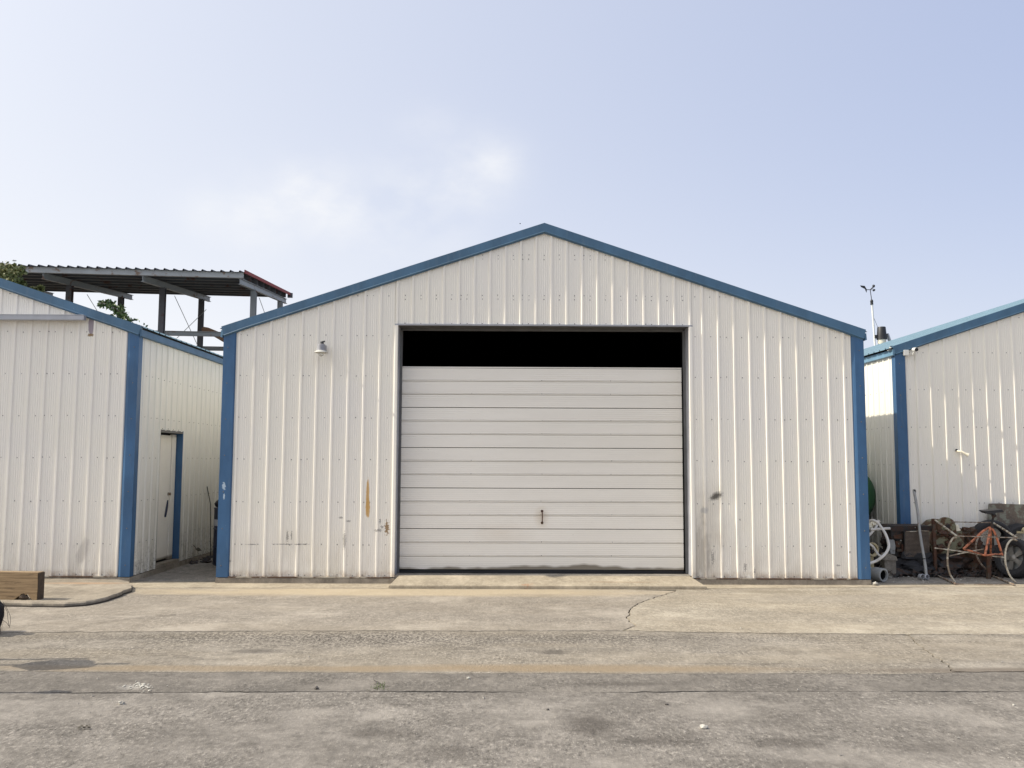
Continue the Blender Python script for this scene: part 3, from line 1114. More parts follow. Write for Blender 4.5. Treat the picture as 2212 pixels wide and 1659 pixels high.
right, rtop = warehouse('warehouse', 'white ribbed metal shed at the right edge, set back, with a lit blue roof', 6.42, 19.98, 14.50, 36.0, .05, 3.672, 'panel_right',
                        phases=((6.768, .2310),), srows=(.12, .49, 1.099, 1.710, 2.33, 2.946, 3.561, 4.15),
                        side=dict(sgn=5, door=None, other=-1), foot_proud=.02)

# door surround of the middle shed
mb = MB()
for s_, x in ((1, OX[0]), (-1, OX[1])):
    # white casing on the front, 4.5 cm wide
    mb = MB()
    prof = [(x - s_ * .060, 12.802), (x - s_ * .060, 12.783), (x - s_ * .038, 12.772), (x - s_ * .006, 12.772), (x, 12.780), (x, 12.802)]
    mb.prism([(a, b, .098) for a, b in prof], (0, 0, OZ - .098))
    mb.build('door_casing', 'panel_right', main)
    mb = MB()
    mb.box(min(x, x - s_ * .04), max(x, x - s_ * .04), 12.803, 13.10, .10, OZ)
    mb.build('door_jamb', 'jamb', main)
    mb = MB()
    xa = x + s_ * .001
    mb.box(min(xa, xa + s_ * .034), max(xa, xa + s_ * .034), 13.035, 13.10, .125, OZ - .03)
    mb.build('door_track', 'jambdark', main)
mb = MB()
mb.prism([(OX[0] - .05, 12.802, OZ), (OX[0] - .05, 12.774, OZ), (OX[0] - .05, 12.772, OZ + .022), (OX[0] - .05, 12.802, OZ + .024)], (OX[1] - OX[0] + .10, 0, 0))
mb.build('door_head_trim', 'galv', main)
mb = MB()
mb.box(OX[0] - .04, OX[1] + .04, 12.803, 13.14, OZ + .001, OZ + .06)
mb.build('door_header', 'jambdark', main)
mb = MB()
mb.box(-1.9, 2.95, 13.10, 13.13, OZ - .03, OZ + .5)
mb.build('door_header', 'jambdark', main)
# floor, and a near-black lining standing in for the unlit inside
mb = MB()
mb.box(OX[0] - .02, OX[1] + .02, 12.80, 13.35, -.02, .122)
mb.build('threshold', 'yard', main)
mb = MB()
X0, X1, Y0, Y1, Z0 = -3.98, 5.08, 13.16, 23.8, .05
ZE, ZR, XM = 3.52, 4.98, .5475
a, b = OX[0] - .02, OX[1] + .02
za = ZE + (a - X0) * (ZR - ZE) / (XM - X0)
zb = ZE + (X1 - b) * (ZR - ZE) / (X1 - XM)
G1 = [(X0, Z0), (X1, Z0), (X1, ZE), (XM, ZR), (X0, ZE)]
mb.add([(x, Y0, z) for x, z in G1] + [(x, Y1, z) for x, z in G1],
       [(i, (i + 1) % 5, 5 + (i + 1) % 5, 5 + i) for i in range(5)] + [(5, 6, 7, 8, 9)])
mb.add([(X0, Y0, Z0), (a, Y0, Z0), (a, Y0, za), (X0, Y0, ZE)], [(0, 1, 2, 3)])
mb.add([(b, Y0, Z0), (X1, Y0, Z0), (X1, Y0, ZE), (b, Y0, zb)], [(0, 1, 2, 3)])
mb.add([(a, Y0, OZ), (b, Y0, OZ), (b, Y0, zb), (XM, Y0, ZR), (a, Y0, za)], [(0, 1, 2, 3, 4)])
mb.build('inner_shade_lining', 'interior', main)

# sectional door: five leaves, each three bands with fine ribbing
DZ0, DZ1, DY = .168, 3.118, 13.05
HS = (DZ1 - DZ0) / 5
dx0, dx1 = -1.543, 2.594
for k in range(5):
    z0 = DZ0 + k * HS
    pts = [(0.004, .028), (.0085, .026), (.009, 0)]
    for b_ in range(3):
        base = b_ * HS / 3
        for q in (.032, .062, .093, .124, .155):
            zq = base + q + (.012 if b_ else .004)
            pts += [(zq - .0042, 0), (zq - .0040, .0065), (zq + .003, .0065), (zq + .0032, 0)]
        if b_ < 2:
            zs = (b_ + 1) * HS / 3
            pts += [(zs - .012, 0), (zs - .011, .026), (zs + .002, .026), (zs + .003, -.003), (zs + .012, -.003), (zs + .013, .014), (zs + .018, .014), (zs + .019, 0)]
    pts += [(HS - .006, 0), (HS - .0055, .026), (HS - .003, .028)]
    pts = sorted(p for p in pts if p[0] <= HS - .003)
    nx = 16
    vs, fs = [], []
    for i in range(nx + 1):
        x = dx0 + (dx1 - dx0) * i / nx
        bow = .003 * noise.noise(Vector((x * .8, k * 3, 0)))
        sag = .002 * noise.noise(Vector((x * .6, k * 5, 3)))
        for (z, d) in pts:
            vs.append((x, DY + d + bow - (.0015 if k % 2 else 0), z0 + z + sag))
    n = len(pts)
    for i in range(nx):
        for j in range(n - 1):
            fs.append((i * n + j, (i + 1) * n + j, (i + 1) * n + j + 1, i * n + j + 1))
    mb = MB()
    mb.add(vs, fs)
    mb.box(dx0 + .002, dx1 - .002, DY + .030, DY + .050, z0 + .003, z0 + HS - .003)
    mb.build('door_panel', 'door', main)
mb = MB()
mb.box(dx0, dx1, DY - .004, DY + .012, DZ1 + .001, DZ1 + .016)
mb.build('door_top_rail', 'door', main)
mb = MB()
vs, fs = [], []
N = 60
for i in range(N + 1):
    x = dx0 + (dx1 - dx0) * i / N
    t_ = .022 + .018 * max(0, noise.noise(Vector((x * 1.5, 3, 0)))) + .018 * math.exp(-((x - .9) / .9) ** 2)
    vs += [(x, DY - .006, .128), (x, DY - .008, DZ0 - .03 + t_), (x, DY + .02, DZ0 - .03 + t_), (x, DY + .02, .128)]
for i in range(N):
    for j in range(4):
        fs.append((4 * i + j, 4 * i + (j + 1) % 4, 4 * i + 4 + (j + 1) % 4, 4 * i + 4 + j))
mb.add(vs, fs)
mb.build('bottom_seal', 'rubber', main)
# lift handle
hx, hz = at(1171, 1113, Y=13.02).x, at(1171, 1117, Y=13.02).z
mb = MB()
for z in (hz + .085, hz - .085):
    mb.lathe([(0, -.012), (.014, -.012), (.019, -.004), (.019, 0)], (hx, 13.048, z), (0, 1, 0), 12)
    mb.lathe([(0, -.016), (.006, -.015), (.008, -.010)], (hx, 13.048, z), (0, 1, 0), 8)
mb.tube([(hx, 13.036, hz + .085), (hx + .002, 13.018, hz + .06), (hx + .004, 13.012, hz), (hx + .002, 13.018, hz - .06), (hx, 13.036, hz - .085)], .0075, 8)
mb.build('door_handle', 'rust', main, smooth=True)
# door bolts
mb = MB()
for k in range(5):
    for zf in (HS / 3 + .012, 2 * HS / 3 + .012):
        for x in (-.52, .52, 1.55):
            mb.lathe([(0, -.006), (.005, -.005), (.006, 0)], (x + random.uniform(-.01, .01), DY + .001, DZ0 + k * HS + zf), (0, 1, 0), 6)
mb.build('door_bolts', 'screw', main, kind='stuff')

# grey sliding-door rail on the left shed
rail = thing('door_rail', 'long grey box rail under the gable of the left shed', 'rail', (-8.5, 12.75, 3.74))
mb = MB()
mb.box(-10.5, -6.09, 12.66, 12.735, 3.745, 3.815)
mb.build('box_rail', 'galv', rail, bevel=.004)
mb = MB()
mb.box(-10.5, -6.10, 12.655, 12.772, 3.816, 3.823)
mb.build('rail_flashing', 'galv', rail)
for x in (-10, -9, -8, -7, -6.2):
    mb = MB()
    mb.box(x - .02, x + .02, 12.736, 12.80, 3.76, 3.80)
    mb.build('rail_bracket', 'galv', rail)

# side door of the left shed (part of the shed)
XW = -5.34
y0, y1, zt = 13.69, 14.66, 2.20
def bpart(nm, mt, *bx, **k):
    m_ = MB()
    m_.box(*bx)
    return m_.build(nm, mt, left, **k)


bpart('door_jamb', 'blue', XW - .13, XW + .008, y1 - .006, y1 + .014, .14, zt + .012)
bpart('door_jamb', 'jambdark', XW - .13, XW + .010, y0 - .006, y0 + .022, .14, zt + .012)  # dark strip put in for the shadow line at the wall edge
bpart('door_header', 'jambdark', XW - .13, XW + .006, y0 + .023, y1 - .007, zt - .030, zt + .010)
bpart('door_sill', 'ledge', XW - .13, XW + .006, y0 - .006, y1 + .014, .085, .138)
bpart('side_door', 'door', XW - .140, XW - .100, y0 + .12, 14.44, .175, zt - .062, bevel=.003)
bpart('door_stile', 'door', XW - .130, XW - .090, 14.462, y1 - .03, .15, zt - .045)
bpart('door_backing', 'interior', XW - .20, XW - .141, y0 - .02, y1 + .02, .10, zt + .02)
mb = MB()
ky, kz = 14.385, at(372, 1067, Y=14.4).z
mb.lathe([(0, .045), (.020, .043), (.026, .030), (.018, .018), (.010, .012), (.026, .006), (.028, 0)], (XW - .100, ky, kz), (1, 0, 0), 14)
mb.build('door_knob', 'tuberust', left, smooth=True)
mb = MB()
mb.tube([(XW - .092, ky - .02, kz - .10), (XW - .090, ky - .07, kz - .24), (XW - .092, ky - .11, kz - .36)], .016, 8, rr=[.012, .022, .018])
mb.build('pull_handle', 'bluegrey', left, smooth=True)

# ------------------------------------------------------------------ wall lamp
lx, ly, lz = -2.655, 12.60, 3.285
lamp = thing('wall_lamp', 'grey barn lamp with bell shade hanging on the white ribbed wall', 'lamp', (lx, 12.78, lz))
mb = MB()
mb.lathe([(.0, .118), (.040, .118), (.058, .112), (.060, .10), (.062, .03), (.064, .022)], (lx, ly, lz), (0, 0, 1), 24)
mb.build('lamp_housing', 'lampgrey', lamp, smooth=True)
mb = MB()
mb.lathe([(.060, .030), (.070, .022), (.094, .004), (.100, -.004), (.098, -.007), (.090, .0), (.066, .016), (.0, .02)], (lx, ly, lz), (0, 0, 1), 28)
mb.build('lamp_shade', 'lampwhite', lamp, smooth=True)
mb = MB()
mb.lathe([(.034, .012), (.036, -.02), (.033, -.045), (.02, -.056), (.0, -.058)], (lx, ly, lz), (0, 0, 1), 20)
mb.build('lamp_glass', 'glass', lamp, smooth=True)
mb = MB()
mb.lathe([(.0, .036), (.020, .034), (.024, .010), (.026, 0)], (lx + .012, ly, lz + .119), (0, 0, 1), 12)
mb.box(-.030, .034, -.016, .016, .022, .040, rot=lambda v: Vector((lx + .018 + v.x * cos(.3), ly + v.y, lz + .119 + v.z + v.x * sin(.25))))
mb.build('photocell', 'black', lamp)
mb = MB()
mb.tube([(lx, ly + .03, lz + .08), (lx, ly + .11, lz + .10), (lx, 12.776, lz + .07)], .014, 8)
mb.box(lx - .04, lx + .04, 12.762, 12.778, lz + .02, lz + .12)
mb.build('lamp_bracket', 'lampgrey', lamp)

# ------------------------------------------------------------------ things on the right shed
p = at(1960, 761, Y=14.40)
box_ = thing('security_camera', 'small white security camera with junction box under the right eave', 'camera', (p.x, 14.47, p.z))
mb = MB()
mb.box(p.x - .045, p.x + .045, 14.43, 14.478, p.z - .05, p.z + .045)
mb.build('junction_box', 'boxwhite', box_, bevel=.006)
q = at(1978, 757, Y=14.33)
mb = MB()
mb.lathe([(.0, -.002), (.026, 0), (.032, .006), (.033, .10), (.028, .112), (.0, .115)], (q.x, 14.30, q.z + .01), (0, 1, 0.12), 16)
mb.tube([(q.x, 14.38, q.z - .01), (q.x, 14.42, q.z - .05), (q.x, 14.475, q.z - .055)], .014, 8)
mb.build('camera_body', 'boxwhite', box_, smooth=True)
mb = MB()
mb.lathe([(.0, -.006), (.029, -.006), (.030, .003)], (q.x, 14.298, q.z + .01), (0, 1, .12), 16)
mb.build('camera_lens', 'black', box_)

p = at(1925, 755, Y=14.55)
el = thing('eave_lamp', 'tiny white cone lamp below the corner of the right roof', 'lamp', (p.x, 14.6, p.z))
mb = MB()
mb.lathe([(.0, .05), (.028, .05), (.030, .02), (.062, -.004), (.060, -.010), (.0, -.006)], (p.x, p.y, p.z - .01), (0, 0, 1), 16)
mb.build('lamp_shade', 'lampwhite', el, smooth=True)
mb = MB()
mb.box(p.x - .01, p.x + .05, p.y - .01, p.y + .01, p.z + .041, p.z + .06)
mb.build('lamp_bracket', 'black', el)

p = at(2073, 974, Y=14.42)
q = at(2094, 983, Y=14.36)
st = thing('pipe_stub', 'short cream plastic pipe stub poking out of the right shed wall', 'pipe', (p.x, 14.47, p.z))
mb = MB()
d = Vector((q.x - p.x, 0, q.z - p.z))
mb.tube([(p.x - .01, 14.48, p.z - .004), (p.x + .005, 14.445, p.z - .006), (p.x + .03, 14.42, p.z - .012), tuple(Vector((p.x, 14.41, p.z)) + d * .6), tuple(Vector((p.x, 14.40, p.z)) + d)],
        .016, 10, rr=[.018, .018, .017, .018, .034])
mb.build('spout', 'cream', st, smooth=True)
mb = MB()
mb.lathe([(.0, -.003), (.020, -.003), (.022, .004)], (p.x - .022, 14.472, p.z + .012), (0, 1, 0), 12)
mb.build('wall_hole', 'black', st)

# weather station on its mast behind the right roof
wx, wy = 7.12, 17.0
ws = thing('weather_station', 'weather station with wind vane, cups and black rain gauge on white mast', 'weather station', (wx + .03, wy, 3.98))
ztp = at(1882, 655, Y=wy).z
zb_ = 3.86
mb = MB()
mb.tube([(wx + .035, wy, zb_ - .02), (wx - .005, wy, ztp)], .018, 10)
mb.build('mast', 'boxwhite', ws, smooth=True)
mb = MB()
mb.lathe([(.0, .075), (.020, .06), (.030, .035), (.026, .0), (.030, -.035), (.0, -.036)], (wx - .008, wy, ztp + .01), (0, 0, 1), 12)
mb.tube([(wx - .008, wy, ztp + .06), (wx - .03, wy, ztp + .265)], .007, 6)
mb.build('sensor_head', 'black', ws)
c0 = Vector((wx - .035, wy, ztp + .27))
mb = MB()
mb.tube([c0 + Vector((.06, 0, .03)), c0, c0 + Vector((-.075, 0, -.0))], .007, 6)
mb.prism([c0 + Vector((-.07, -.003, -.06)), c0 + Vector((-.06, -.003, -.0)), c0 + Vector((-.10, -.003, .075)), c0 + Vector((-.19, -.003, .085)), c0 + Vector((-.17, -.003, .05)), c0 + Vector((-.10, -.003, .015))], (0, .006, 0))
mb.build('wind_vane', 'black', ws)
for dx, dy, dz in ((.075, 0, .075), (.10, .05, .0), (.05, -.06, .05)):
    mb = MB()
    cc = c0 + Vector((dx, dy, dz))
    mb.lathe([(.0, .026), (.018, .020), (.026, .004), (.027, -.004), (.0, -.004)], cc, (-.3, .6, .7), 12)
    mb.tube([c0, cc], .004, 5)
    mb.build('wind_cup', 'black', ws)
cx = wx + .165
zs = at(1899, 706, Y=wy).z
mb = MB()
mb.lathe([(.0, 0), (.073, 0), (.078, -.01), (.092, -.19), (.098, -.245), (.0, -.246)], (cx, wy, zs), (0, 0, 1), 20)
mb.box(wx + .02, cx, wy - .03, wy + .03, zs - .225, zs - .16)
mb.build('rain_gauge', 'black', ws, smooth=True)
mb = MB()
mb.lathe([(.078, -.247), (.080, -.30), (.072, -.335), (.0, -.337)], (cx, wy, zs), (0, 0, 1), 20)
mb.build('radiation_shield', 'cream', ws, smooth=True)
mb = MB()
mb.box(-.012, .012, -.05, .05, -.07, .07, rot=lambda v: Vector((cx + .13 + v.x - v.z * .3, wy + v.y, zs - .20 + v.z)))
mb.build('solar_panel', 'galv', ws)
mb = MB()
a = Vector((wx + .01, wy, ztp - .25))
b = Vector((wx + .30, wy, zb_ + .06))
mb.tube([a, a.lerp(b, .5) + Vector((-.01, 0, -.02)), b], .0035, 5)
mb.build('cable', 'black', ws)
WS_MOVE = (Vector((13.585, 32.3, 5.99)), 1.9)      # it stands on the far slope of the right roof

# ------------------------------------------------------------------ timber on the left
a = radians(-4)
tr = lambda v: Vector((at(79, 1297, Y=10.87).x + v.x * cos(a) - v.y * sin(a), 10.87 + v.x * sin(a) + v.y * cos(a), .056 + v.z))
tb = thing('timber', 'thick weathered timber baulk lying on edge on the left slab', 'timber', (-6.4, 10.95, .055))
mb = MB()
H = .325
prof = [(-2.2, 0), (-.28, 0), (-.245, .035), (-.215, .045), (-.20, .068), (-.165, .075), (-.14, .062), (-.115, .066), (-.08, .022), (-.06, .004), (-.035, .0), (0, .0), (.004, H * .5), (-.004, H), (-2.2, H)]
vs = [tr(Vector((x, 0, z))) for x, z in prof] + [tr(Vector((x, .13, z))) for x, z in prof]
n = len(prof)
mb.add(vs, [tuple(range(n))[::-1], tuple(range(n, 2 * n))] + [(i, (i + 1) % n, n + (i + 1) % n, n + i) for i in range(n)])
mb.build('beam', 'timber', tb, bevel=.0)
mb = MB()
mb.prism([tr(Vector((.006, .004, .008))), tr(Vector((.006, .126, .006))), tr(Vector((.004, .126, H - .006))), tr(Vector((.004, .004, H - .008)))], (.006, 0, 0))
mb.build('end_grain', 'timberend', tb)
mb = MB()
mb.rock(tuple(tr(Vector((-.17, .02, .028)))), (.055, .03, .035), 4, 2, .5)
mb.build('rot_knot', 'timberend', tb)

# ------------------------------------------------------------------ black shaggy dog at the left edge
dx, dy = -5.36, 9.05
dog = thing('dog', 'shaggy black dog, only its drooping tail showing at the left edge', 'dog', (dx - .3, dy, .015))


def skinned(name, joints, edges, mat, parent, sub=2):
    me = bpy.data.meshes.new(name)
    me.from_pydata([j[0] for j in joints], edges, [])
    o = bpy.data.objects.new(name, me)
    COL.objects.link(o)
    sk = o.modifiers.new('skin', 'SKIN')
    for i, j in enumerate(joints):
        me.skin_vertices[0].data[i].radius = (j[1], j[1])
    me.skin_vertices[0].data[0].use_root = True
    sb = o.modifiers.new('sub', 'SUBSURF')
    sb.levels = sb.render_levels = sub
    me.materials.append(M[mat])
    o.parent = parent
    return o


J = [((dx - .05, dy, .47), .13), ((dx - .30, dy, .47), .14), ((dx - .58, dy, .48), .15), ((dx - .76, dy, .58), .10), ((dx - .90, dy, .68), .09), ((dx - 1.02, dy - .02, .66), .05), ((dx - 1.10, dy - .03, .64), .035),
     ((dx - .02, dy - .09, .42), .085), ((dx - .08, dy - .10, .28), .05), ((dx + .02, dy - .10, .17), .03), ((dx - .02, dy - .10, .04), .032), ((dx - .07, dy - .10, .03), .028),
     ((dx - .02, dy + .09, .42), .085), ((dx - .10, dy + .10, .28), .05), ((dx + .00, dy + .10, .17), .03), ((dx - .04, dy + .10, .04), .032), ((dx - .09, dy + .10, .03), .028),
     ((dx - .60, dy - .09, .36), .06), ((dx - .62, dy - .10, .20), .036), ((dx - .60, dy - .10, .04), .03), ((dx - .65, dy - .10, .03), .028),
     ((dx - .60, dy + .09, .36), .06), ((dx - .58, dy + .10, .20), .036), ((dx - .56, dy + .10, .04), .03), ((dx - .61, dy + .10, .03), .028)]
Ed = [(0, 1), (1, 2), (2, 3), (3, 4), (4, 5), (5, 6), (0, 7), (7, 8), (8, 9), (9, 10), (10, 11), (0, 12), (12, 13), (13, 14), (14, 15), (15, 16),
      (2, 17), (17, 18), (18, 19), (19, 20), (2, 21), (21, 22), (22, 23), (23, 24)]
skinned('body', J, Ed, 'fur', dog)
e0 = at(-6, 1298, Y=dy)
tl = [at(-38, 1302, Y=dy), at(-12, 1300, Y=dy), at(-3, 1312, Y=dy), at(-3, 1330, Y=dy), at(-7, 1352, Y=dy), at(-10, 1375, Y=dy)]
mb = MB()
mb.tube([(dx + .02, dy, .53)] + [tuple(q) for q in tl], .05, 8, rr=[.05, .05, .052, .052, .05, .036, .012])
rnd = random.Random(3)
for i in range(420):
    k = rnd.random() * 4.999
    i0 = int(k)
    c = tl[i0].lerp(tl[i0 + 1], k - i0)
    an = rnd.uniform(-pi, pi)
    o_ = Vector((cos(an), sin(an), 0)) * .045
    d_ = Vector((cos(an) * .014, sin(an) * .014, -rnd.uniform(.03, .06)))
    w_ = Vector((-sin(an), cos(an), 0)) * .002
    mb.add([c + o_ - w_, c + o_ + w_, c + o_ + d_], [(0, 1, 2)])
mb.build('tail', 'fur', dog)
mb = MB()
for a_ in ([(6, 1300), (14, 1312), (22, 1330), (23, 1344), (20, 1356)], [(6, 1303), (16, 1322), (17, 1338), (20, 1353)], [(7, 1340), (14, 1345), (20, 1353)]):
    mb.tube([at(x, y, Y=dy - .02) for x, y in a_], .0018, 4)
mb.build('loose_hairs', 'fur', dog)

# made-up posts out of view, added to cast the shadows across the lane
for (x, y, h, lab, disc) in ((-4.78, 7.70, 1.47, 'grey post with a dark sack tied round it, added out of view to cast a shadow on the lane', True),
                             (-4.72, 7.92, .98, 'short grey post added out of view as a shadow caster, beside the sack post', False),
                             (-4.25, 6.80, .92, 'short grey post with knobbed head added out of view to shadow the lane', None)):
    ps = thing('shadow_post', lab, 'shadow_post', (x, y, 0))
    mb = MB()
    mb.tube([(x, y, .0), (x + .01, y, h * .5), (x, y, h)], .022, 8)
    mb.build('shaft', 'polegrey', ps, smooth=True)
    if disc:
        mb = MB()
        mb.rock((x, y - .02, .90), (.10, .19, .29), 2, 3, .18)
        mb.build('sack', 'bluegrey', ps, smooth=True)
    if disc is None:
        mb = MB()
        mb.rock((x, y, h - .12), (.05, .06, .12), 3, 2, .2)
        mb.build('knob', 'polegrey', ps, smooth=True)

# ------------------------------------------------------------------ left alley
rod = thing('rod', 'thin bent dark rod leaning against the side wall in the left alley', 'rod', (-5.25, 16.1, .01))
mb = MB()
pts = [at(451, 981, Y=16.0), at(447, 1020, Y=16.0), at(446, 1045, Y=15.95), at(451, 1070, Y=15.9), at(455, 1090, Y=15.9), at(457, 1130, Y=15.9)]
pts[-1].z = .02
mb.tube([tuple(p_) for p_ in pts], .009, 6)
mb.build('shaft', 'rustdark', rod)

dr = thing('drum', 'dark blue drum with pale lid band at the far end of the left alley', 'drum', (-4.585, 15.0, .01))
mb = MB()
cx, cy = -4.585, 15.0
mb.lathe([(0, .012), (.28, .012), (.29, .03), (.29, .30), (.305, .31), (.29, .32), (.29, .60), (.305, .61), (.29, .62), (.29, .93), (.30, .95), (.28, .95), (.27, .93), (0, .93)], (cx, cy, 0), (0, 0, 1), 28)
mb.build('shell', 'bluegrey', dr, smooth=True)
mb = MB()
mb.lathe([(.292, .66), (.294, .665), (.294, .76), (.292, .765)], (cx, cy, 0), (0, 0, 1), 28)
mb.build('label_band', 'jamb', dr)
mb = MB()
mb.rock((cx - .14, cy - .05, 1.02), (.13, .1, .10), 5, 2, .5)
mb.build('rag', 'fur', dr)

db = MB()
rnd = random.Random(11)
for i in range(70):
    y = rnd.uniform(15.0, 17.6)
    x = -5.28 + abs(rnd.gauss(0, .10 + (y - 15) * .09))
    db.rock((x, y, .03), (rnd.uniform(.015, .06), rnd.uniform(.02, .07), rnd.uniform(.01, .05)), i, 1, .6)
tag(db.build('alley_litter', 'rustdark'), 'dark leaves and scraps swept against the foot of the side wall', None, kind='stuff')
lf = MB()
p = at(424, 1186, Y=15.2)
for s_ in (-1, 1):
    lf.add([p, p + Vector((s_ * .02 - .06, 0, .09)), p + Vector((-.02, .02, .03))], [(0, 1, 2)])
lf.rock(tuple(p + Vector((.03, 0, -.01))), (.05, .05, .03), 3, 1, .6)
tag(lf.build('dead_leaf', 'dryleaf'), 'curled dark dead leaf at the foot of the left alley wall', 'leaf')

# ------------------------------------------------------------------ steel canopy behind the left shed
U = Vector((-7.803, -.9, 0)).normalized()           # along the front edge, to the left
V = Vector((U.y, -U.x, 0)) * 1.0                     # to the back
if V.y < 0:
    V = -V
V = Vector((-.055, .998, 0)).normalized()
CO = Vector((-9.04, 30, 0))
ca = thing('canopy', 'open steel-framed canopy with a dark sheet roof behind the left shed', 'canopy', (-13, 32, 0))
HF, HR, DEP = 8.07, 8.86, 8.1


def cp(u, v, z):
    return CO + U * u + V * v + Vector((0, 0, z))


def hroof(v):
    return HF + (HR - HF) * v / DEP


LEN = 14.5
# deck: ribs run from front to back
mb = MB()
ribp = .310
us = breaks(-.05, LEN, .1, ribp, False, .04)
vs, fs = [], []
for j in range(2):
    v = -.12 if j == 0 else DEP + .1
    for u in us:
        vs.append(cp(u, v, hroof(v) + .10 + hrib(u, .1, ribp, .055, .04)))
n = len(us)
fs = [(i, i + 1, n + i + 1, n + i) for i in range(n - 1)]
b0 = len(vs)
vs += [v - Vector((0, 0, .01)) for v in vs]
fs += [tuple(b0 + i for i in f)[::-1] for f in fs] + [(i, i + 1, b0 + i + 1, b0 + i) for i in range(n - 1)]
mb.add(vs, fs)
mb.build('roof_deck', 'deck', ca)
# fascia channel in two lengths
for (u0, u1) in ((.0, 9.70), (9.72, LEN)):
    mb = MB()
    mb.bar(cp(u0, 0, HF - .005), cp(u1, 0, HF - .02), .05, .19)
    mb.bar(cp(u0, .05, HF - .095), cp(u1, .05, HF - .11), .10, .012)
    mb.build('fascia', 'fascia', ca)
# purlins
for k in range(1, 8):
    v = k * DEP / 7.6
    mb = MB()
    mb.bar(cp(0, v, hroof(v) + .0), cp(LEN, v, hroof(v) + .0), .04, .17)
    mb.bar(cp(0, v + .04, hroof(v) - .092), cp(LEN, v + .04, hroof(v) - .092), .09, .012, mi=1)
    mb.build('purlin', ['steeldark', 'steellip'], ca)
# rafters and columns


def ibeam(mb, a, b, d, w, up=(0, 0, 1), t_=.02):
    a, b = Vector(a), Vector(b)
    dr_ = (b - a).normalized()
    u_ = Vector(up)
    sx = dr_.cross(u_).normalized()
    sy = sx.cross(dr_)
    mb.bar(a, b, t_, d, up)
    mb.bar(a + sy * d / 2, b + sy * d / 2, w, t_, up)
    mb.bar(a - sy * d / 2, b - sy * d / 2, w, t_, up)


RU = (.12, 3.32, 6.52, 9.72, 12.92)
for k, u in enumerate(RU):
    mb = MB()
    za, zb2 = hroof(0) - .21, hroof(DEP) - .23
    ibeam(mb, cp(u, .02, za), cp(u, DEP, zb2), .19, .12)
    mb.build('rafter', 'steelgrey', ca)
    for v in (2.1, 6.9):
        mb = MB()
        zt_ = hroof(v) - .32
        ibeam(mb, cp(u, v, 0), cp(u, v, zt_), .20, .19, up=tuple(V))
        mb.bar(cp(u - .14, v, 6.10), cp(u + .14, v, 6.10), .24, .03)
        mb.build('column', 'steelgrey' if k == 0 else 'steeldark', ca)
    if k < 4:
        for v, z in ((2.1, 6.30), (6.9, 6.36)):
            mb = MB()
            ibeam(mb, cp(u + .1, v, z), cp(RU[k + 1] - .1, v, z), .15, .12)
            mb.build('floor_beam', 'steelgrey', ca)
# red flashing down the right-hand edge, with its outriggers
mb = MB()
mb.bar(cp(-.06, -.1, HF + .11), cp(-.06, DEP + .12, HR + .11), .03, .12)
mb.build('edge_flashing', 'redrust', ca)
mb = MB()
mb.bar(cp(-.16, DEP, HR + .04), cp(.05, DEP, HR + .04), .12, .20)
mb.build('end_stub', 'steeldark', ca)
# tie rods
for (a_, b_) in (((1283, 330), (1455, 700)), ((1515, 430), (1300, 640)), ((640, 320), (720, 450)), ((1905, 345), (1950, 470))):
    q = lambda P, Y: at(P[0] * .29397, (800 + P[1] / 2.304) * .6777, Y=Y)
    mb = MB()
    mb.tube([q(a_, 33), q(b_, 35.5)], .012, 5)
    mb.build('tie_rod', 'steelgrey', ca)
mb = MB()
P = [(1480, 570), (1495, 556), (1530, 562), (1660, 615), (1660, 680), (1570, 628), (1530, 600), (1485, 600)]
pl = [at(x * .29397, (800 + y / 2.304) * .6777, Y=35.6) for x, y in P]
mb.prism(pl, (0, .05, 0))
mb.build('gusset_plate', 'brownplate', ca)


# ------------------------------------------------------------------ trees behind the left shed
def leafcloud(mb, centers, n, size, rnd, squash=.8):
    for i in range(n):
        c, r = rnd.choice(centers)
        d = Vector((rnd.gauss(0, 1), rnd.gauss(0, 1), rnd.gauss(0, 1) * squash))
        d = d.normalized() * r * (rnd.random() ** .45)
        p_ = Vector(c) + d
        nrm = Vector((rnd.uniform(-1, 1), rnd.uniform(-1, 1), rnd.uniform(-.2, 1))).normalized()
        t1 = nrm.orthogonal().normalized()
        t1 = Matrix.Rotation(rnd.uniform(0, 6.3), 3, nrm) @ t1
        t2 = nrm.cross(t1)
        L, w = size * rnd.uniform(.7, 1.3), size * rnd.uniform(.25, .42)
        mb.add([p_, p_ + t1 * L * .5 + t2 * w + nrm * L * .08, p_ + t1 * L, p_ + t1 * L * .5 - t2 * w + nrm * L * .08], [(0, 1, 2, 3)])


def tree(label, base, limbs, clumps, n, size, mat, seed):
    rnd = random.Random(seed)
    r = thing('tree', label, 'tree', base)
    mb = MB()
    for L in limbs[:1]:
        mb.tube(L[0], .1, 8, rr=L[1])
    mb.build('trunk', 'bark', r, smooth=True)
    for L in limbs[1:]:
        mb = MB()
        mb.tube(L[0], .1, 6, rr=L[1])
        mb.build('limb', 'bark', r, smooth=True)
    mb = MB()
    leafcloud(mb, clumps, n, size, rnd)
    mb.build('crown', mat, r)
    return r


